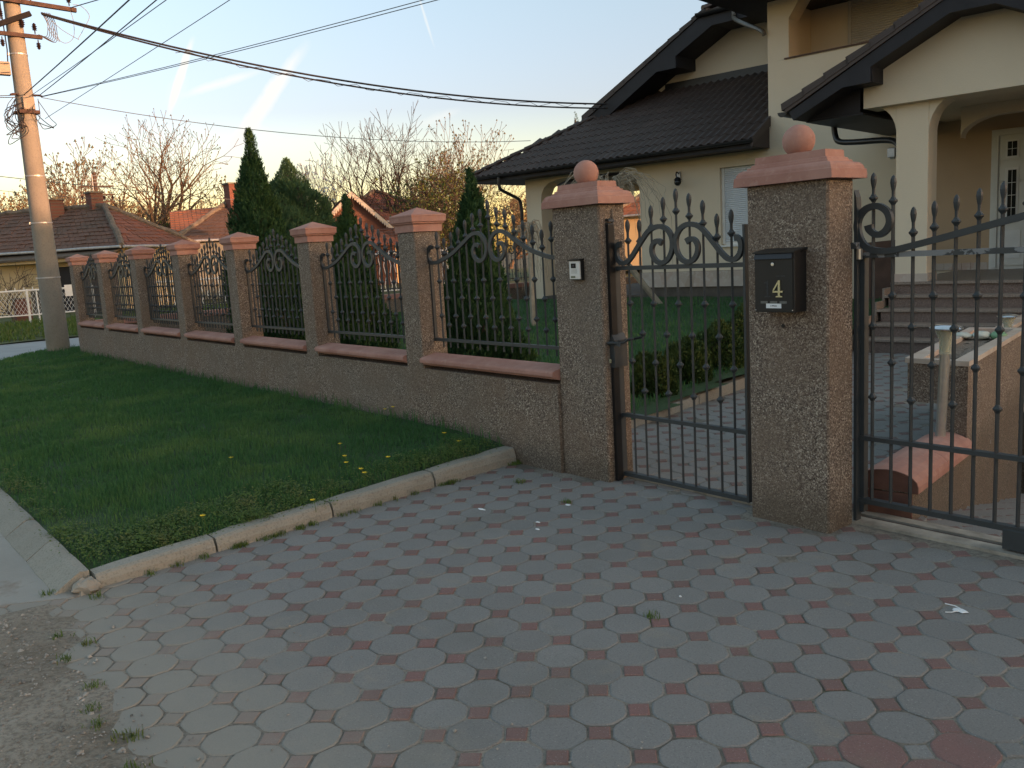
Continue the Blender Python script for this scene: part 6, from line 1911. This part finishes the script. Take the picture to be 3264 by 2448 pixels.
# ------------------------------------------------------------------ white fences over the road
def wire_fence():
    t = thing('wire_fence', 'white tube fence with wire mesh along the verge beyond the utility pole', 'fence', (-30.5,0,0.30))
    y0, y1 = -4.0, 3.4
    mb = MB(); mb.tube([(0,y0,0.98),(0,y1,0.98)], 0.028, 7); mb.build('top_tube', M['white'], t)
    mb = MB(); mb.tube([(0,y0,0.22),(0,y1,0.22)], 0.022, 7); mb.build('bottom_tube', M['white'], t)
    for y in (-3.9,-2.5,-1.1,0.3,1.45,1.72,2.9,3.35): 
        mb = MB(); mb.tube([(0,y,-0.1),(0,y,1.02)], 0.035 if y != 1.72 else 0.022, 7); mb.build('post', M['white'], t)
    y = y0
    while y < y1:
        mb = MB(); mb.tube([(0,y,0.98),(0,y,1.05)], 0.014, 5); mb.ball((0,y,1.06), 0.02, 6, 4); mb.build('finial', M['white'], t); y += 0.245
    mb = MB(); k = 0; y = y0
    while y < y1-0.1:
        for s in (1, -1):
            pts = []
            for i in range(9):
                z = 0.23+0.75*i/8
                pts.append((0.003*s, y+0.06+ s*(0.055 if i % 2 else 0.0) + (0.0 if s > 0 else 0.0), z))
            mb.tube(pts, 0.0055, 3)
        y += 0.115
    mb.build('wire_mesh', M['white'], t)['kind'] = 'stuff'
    tag(MB().cbox(-0.012, 0.0, -0.13, 0.13, 0, 0.36, 0.003).build('number_board', M['white'], None, (-30.46,2.66,1.02)), 'blank white board hung on the wire fence just right of the utility pole', 'board')
    tag(MB().cbox(-0.012, 0.0, -0.11, 0.11, 0, 0.27, 0.003).build('number_board', M['white'], None, (-30.46,1.98,0.72)), 'blank white board low on the wire fence left of the utility pole', 'board')
    b = thing('brick_bin', 'low red brick bin behind the white wire fence', 'bin', (-33.0,1.72,0.25))
    MB().box(-0.2, 0.2, -0.24, 0.24, 0, 0.72).build('body', M['brick'], b)
    MB().box(-0.23, 0.23, -0.27, 0.27, 0.721, 0.77).build('lid', M['darkplinth'], b)
    # ornamental white railing further along
    for (xa, ya, xb, yb, zt, zb, lab) in ((-30.2,5.2,-29.6,11.0,1.28,0.42,'white ornamental railing over the road behind the middle iron panel'),(-27.2,10.6,-25.9,14.2,1.80,0.5,'white ornamental railing behind the iron panel beside the small thuja')):
        t = thing('white_railing', lab, 'railing', (0,0,0), 0, 'white railings over the road')
        p, q = Vector((xa,ya,0)), Vector((xb,yb,0)); d = (q-p); n = int(d.length/0.19)
        MB().tube([p+Vector((0,0,zt)), q+Vector((0,0,zt))], 0.025, 6).build('top_rail', M['white'], t)
        MB().tube([p+Vector((0,0,zb)), q+Vector((0,0,zb))], 0.02, 6).build('bottom_rail', M['white'], t)
        for i in range(n+1):
            c = p.lerp(q, i/n); dd = d.normalized()
            mb = MB(); mb.tube([c+dd*(0.035*math.sin(k*1.6)*(1 if i % 2 else -1))+Vector((0,0,zb+(zt+0.10-zb)*k/8)) for k in range(9)], 0.013, 4); mb.build('baluster', M['white'], t)
wire_fence()
bare_tree('bare_bush', 'dark bare bush in front of the old yellow house at the left edge', -32.3, 1.35, 0.25, 1.95, 1.1, M['darkbark'], 201, depth=4, trunk=0.05, fork=0.15, first=6, rmin=0.006, upness=0.2, group='shrubs over the road', cat='bush')

# ------------------------------------------------------------------ utility pole
def insulator(mb, x, y, z, s=1.0, down=False):
    k = -1 if down else 1
    prof = [(0.010,0),(0.012,0.06),(0.042,0.065),(0.020,0.085),(0.046,0.095),(0.022,0.115),(0.046,0.125),(0.022,0.145),(0.034,0.155),(0.008,0.185)]
    p = [(r*s, z+k*h*s) for r, h in prof]
    if down: p = p[::-1]
    mb.lathe(p, x, y, 9)
def utility_pole():
    t = thing('utility_pole', 'tapered concrete utility pole at the far corner of the lawn, sunlit at the top', 'utility pole', (-19.52,-0.13,0))
    mb = MB(); mb.lathe([(0.222,-0.3),(0.216,0.4),(0.196,2.2),(0.180,3.6),(0.163,5.0),(0.150,6.2),(0.130,8.4)], n=24)
    smooth_by_angle(mb.build('shaft', M['pole'], t))
    for z, r in ((1.63,0.206),(2.71,0.193),(3.62,0.181),(5.92,0.156)):
        mb = MB(); mb.lathe([(r,z-.012),(r+.006,z-.012),(r+.006,z+.012),(r,z+.012)], n=24, cap=False); mb.box(-0.02, 0.02, -r-.03, -r+.002, z-.02, z+.02); mb.build('steel_band', M['zinc'], t)
    # cross arms
    mb = MB(); mb.tube([(0.17,-1.15,6.93),(0.19,1.10,6.83)], 0.055, 4); mb.build('cross_arm', M['rust'], t)
    mb = MB(); mb.tube([(0.17,-0.36,6.26),(0.17,0.42,6.25)], 0.050, 4); mb.build('cross_arm', M['rust'], t)
    mb = MB(); mb.tube([(0.19,0.26,6.67),(0.21,-0.50,6.32)], 0.065, 4); mb.build('diagonal_arm', M['tarred'], t)
    mb = MB()
    for y in (-0.28, 0.34): insulator(mb, 0.17, y, 6.20, 1.0, True)
    mb.build('insulator', M['insul'], t)
    for (x, y, z, dn) in ((0.19,0.30,6.30,False),(0.21,-0.44,6.40,False),(0.21,-0.26,6.50,False),(0.19,0.98,6.90,False),(0.19,0.30,6.88,False),(0.17,0.10,6.60,True)):
        mb = MB(); insulator(mb, x, y, z, 1.1, dn); mb.build('insulator', M['insul'], t)
    # cable box on the left, bright service box and its bracket
    mb = MB(); mb.cbox(-0.06, 0.10, -0.40, -0.19, 5.52, 5.76, 0.01); mb.build('junction_box', M['boxgrey'], t)
    mb = MB(); mb.cbox(0.135, 0.20, -0.07, 0.13, 4.88, 5.12, 0.008); mb.build('service_box', M['boxgrey'], t)
    mb = MB(); mb.lathe([(0.17,4.80),(0.23,4.82),(0.23,4.85),(0.17,4.85)], n=14, cap=False); mb.box(0.1, 0.22, -0.16, 0.2, 4.80, 4.86); mb.build('bracket', M['rust'], t)
    mb = MB()
    for y in (-0.22, -0.12, 0.14, 0.24): mb.tube([(0.05,y*.6,5.17),(0.12,y,5.16),(0.14,y*1.2,5.14)], 0.02, 5)
    mb.build('wire_clamp', M['rust'], t)
    # loose loops of wire
    rng = random.Random(3)
    for k in range(9):
        y0 = rng.choice((-0.2, 0.2)); z0 = rng.uniform(4.75, 5.1)
        pts = [(0.17,y0,z0)]
        for i in range(5):
            pts.append((0.17+rng.uniform(0,.1), y0+rng.uniform(-.16,.26)*(1 if y0 > 0 else -1), z0-0.55*math.sin((i+1)/6*math.pi)+rng.uniform(-.06,.06)))
        pts.append((0.17,y0*.4,z0-0.05))
        mb = MB(); mb.tube(spline(pts, 5), 0.008, 4); mb.build('wire_loop', M['cable'], t)
    for k in range(6):
        y0 = 0.50+0.03*k
        pts = [(0.17,0.36,6.30),(0.19,y0,6.28-0.02*k),(0.19,y0+0.04,6.52),(0.2,0.45+0.03*k,6.72)]
        mb = MB(); mb.tube(spline(pts, 5), 0.008, 4); mb.build('jumper_wire', M['cable'], t)
    for k, q in enumerate(([(0.2,0.48,6.72),(0.2,0.62,6.35),(0.2,0.80,6.18),(0.2,0.98,6.30),(0.2,1.02,6.6),(0.2,0.98,6.85)],[(0.2,0.55,6.68),(0.2,0.55,6.40),(0.2,0.72,6.20),(0.2,0.62,6.48)],[(0.2,1.08,6.27),(0.2,0.80,6.42),(0.2,0.62,6.58)],[(0.2,1.06,6.28),(0.2,1.2,6.5),(0.2,1.33,6.75),(0.2,1.2,6.92),(0.2,1.05,6.93)])):
        mb = MB(); mb.tube(spline(q, 6), 0.006, 4); mb.build('wire_loop', M['wire'], t)
    mb = MB(); mb.tube([(0.0,-0.2,6.9),(0.02,-0.19,6.0),(0.02,-0.21,5.75)], 0.012, 5); mb.build('riser_wire', M['cable'], t)
    mb = MB(); mb.tube(spline([(0.05,-0.21,5.1),(0.05,-0.34,4.9),(0.05,-0.3,4.55),(0.05,-0.2,4.45)], 5), 0.008, 4); mb.build('riser_wire', M['cable'], t)
utility_pole()

def cable(p, q, r, sag, lab, m='cable', n=26, group='overhead wires'):
    p = Vector(p); q = Vector(q)
    pts = [(v-p) for v in bez_wire(p, q, sag, n)]
    mb = MB(); mb.tube(pts, r, 6, False); mb.smooth = True
    return tag(mb.build('overhead_cable', M[m], None, p), lab, 'cable', group)
e = hw(-8.30, 4.62, 4.98)
cable((-19.32,0.32,6.70), e, 0.020, 0.40, 'thick dark service cable from the pole to the edge of the house roof')
cable((-19.32,0.33,6.68), e-Vector((0,0,0.10)), 0.018, 0.43, 'second thick cable just below the service cable, running to the house roof')
def coil():
    p = Vector((-19.32,0.32,6.70)); mb = MB(); pts = []
    b = bez_wire(p, e, 0.47, 60)
    for i in range(12, 58):
        c = b[i]-p; pts.append(c+Vector((0.03*math.sin(i*1.9), 0.03*math.sin(i*1.9), 0.05*math.cos(i*1.9)-0.02)))
    mb.tube(pts, 0.006, 3, False)
    tag(mb.build('overhead_cable', M['cable'], None, p), 'thin lashing wire wound along the service cable to the house roof', 'cable', 'overhead wires')
coil()
cable((-19.38,-0.16,5.15), (21,-1.2,5.35), 0.010, 0.25, 'lowest of the steep wires rising from the pole to the top of the picture', 'cable')
cable((-19.38,0.10,5.15), (21,-0.9,5.4), 0.008, 0.30, 'dark wire beside the lowest steep wire from the pole', 'cable')
cable((-19.38,-0.10,5.10), (21,0.55,5.5), 0.006, 0.25, 'thin grey steep wire, third from the left at the top of the picture', 'wire')
cable((-19.38,0.16,4.72), (21,2.4,6.2), 0.0055, 0.1, 'rightmost thin steep wire, leaving the pole below the service box', 'wire')
cable((-19.38,0.14,5.14), (16,10.6,6.1), 0.006, 0.5, 'long thin wire crossing the sky to the right, upper of a close pair', 'wire')
cable((-19.38,0.14,5.13), (16,10.75,6.0), 0.006, 0.5, 'long thin wire crossing the sky to the right, lower of a close pair', 'wire')
e2 = hw(-9.95, 3.65, 4.28)
cable((-19.38,0.14,5.12), e2, 0.007, 0.30, 'thin sagging wire from the pole to the hip of the dark wing roof', 'wire')
cable((-19.33,0.85,6.86), (12,13.5,8.0), 0.010, 0.3, 'wire leaving the end of the top cross arm towards the right', 'wire')
cable((-19.38,-0.34,5.72), (-23,-14,6.0), 0.008, 0.2, 'upper thin wire from the junction box to the left edge', 'wire')
cable((-19.38,-0.34,5.56), (-23,-14,5.75), 0.008, 0.45, 'lower thin wire from the junction box to the left edge', 'wire')
cable((-19.40,-0.30,5.14), (-26,-16,5.2), 0.008, 0.2, 'thin wire from the wire clamps to the left edge', 'wire')
cable((-19.42,-0.30,5.10), (-15,-14,4.2), 0.008, 0.2, 'thin wire dropping from the wire clamps to the left', 'wire')
cable((-27.5,-7.0,5.4), (-41.0,18.8,4.35), 0.012, 0.2, 'low thin wire passing behind the pole towards the gabled house', 'wire')
cable((-27.6,-7.0,5.3), (-44.0,12.6,4.9), 0.009, 0.4, 'second low thin wire passing behind the pole above the old roof', 'wire')

def far_pole():
    t = thing('utility_pole', 'small far utility pole with dark cross arms behind the old brick chimney', 'utility pole', (-46.4,8.0,0))
    MB().tube([(0,0,0),(0,0,6.6)], [0.13,0.10], 8).build('shaft', M['darkbark'], t)
    for z in (5.15, 5.5, 5.9):
        MB().tube([(0,-0.75,z),(0,0.85,z+.04)], 0.05, 4).build('cross_arm', M['darkbark'], t)
    for y in (-0.65,-0.3,0.35,0.75):
        mb = MB(); insulator(mb, 0, y, 5.2, 1.6); mb.build('insulator', M['insul'], t)
far_pole()

# ------------------------------------------------------------------ bird
def bird():
    v = [(0,-0.10,0),(0,0.05,0.02),(0,0.12,0.01),(0.02,0.0,0.0),(-0.02,0.0,0.0),(0.13,0.02,0.06),(0.25,-0.06,-0.04),(0.13,-0.05,0.055),(-0.13,0.02,0.06),(-0.25,-0.06,-0.03),(-0.13,-0.05,0.055),(0,0,-0.025),(0.03,-0.15,0),(-0.03,-0.15,0),(0.02,-0.04,0.012),(-0.02,-0.04,0.012),(0,-0.04,-0.02)]
    f = [(3,5,7,14),(5,6,7),(4,15,10,8),(8,10,9),(1,2,3),(1,4,2),(2,11,3),(2,4,11),(3,11,16,14),(4,15,16,11),(1,3,14,15,4),(14,16,0),(16,15,0),(14,0,15),(0,12,13)]
    o = MB().add(v, f).build('bird', M['cable'], None, (-32.82,18.72,7.16), R(40))
    o.scale = (1.15, 1.15, 1.15)
    tag(o, 'small dark bird gliding over the roofs', 'bird')
bird()

# ------------------------------------------------------------------ small litter on the paving
def litter():
    rng = random.Random(9)
    def blob(loc, sx, sy, lab, arms=()):
        mb = MB(); n = 16
        ring = [(sx*(1+rng.uniform(-.35,.35))*math.cos(2*math.pi*i/n), sy*(1+rng.uniform(-.35,.35))*math.sin(2*math.pi*i/n)) for i in range(n)]
        vs = [(x,y,0.0) for x, y in ring]+[(x*.75,y*.75,0.004) for x, y in ring]+[(0,0,0.006)]
        fs = [(i,(i+1)%n,n+(i+1)%n,n+i) for i in range(n)]+[(n+i,n+(i+1)%n,2*n) for i in range(n)]
        mb.add(vs, fs)
        for a in arms: mb.tube([(x,y,0.003) for x, y in a], 0.0024, 5)
        tag(mb.build('white_scrap', M['paper'], None, loc, rng.uniform(0, .2)), lab, 'litter', 'white scraps on the paving')
    blob((-1.548,-0.513,0.002), 0.034, 0.020, 'white torn scrap with two thin tails near the right edge of the paving', ([(0.0,0.01),(-0.035,0.03),(-0.075,0.028)],[(-0.005,-0.01),(-0.02,-0.045),(-0.04,-0.06)]))
    blob((-4.33,-0.95,0.002), 0.030, 0.011, 'long white scrap on the paving nearest the kerb')
    blob((-3.97,-0.53,0.002), 0.020, 0.014, 'small white scrap on the paving closest to the intercom pillar')
    blob((-3.85,-0.89,0.002), 0.016, 0.008, 'upper of two small white scraps close together on the paving')
    blob((-3.75,-0.98,0.002), 0.017, 0.009, 'lower of two small white scraps close together on the paving')
    blob((-2.51,-1.19,0.002), 0.006, 0.004, 'tiny white crumb in the middle of the paving')
litter()
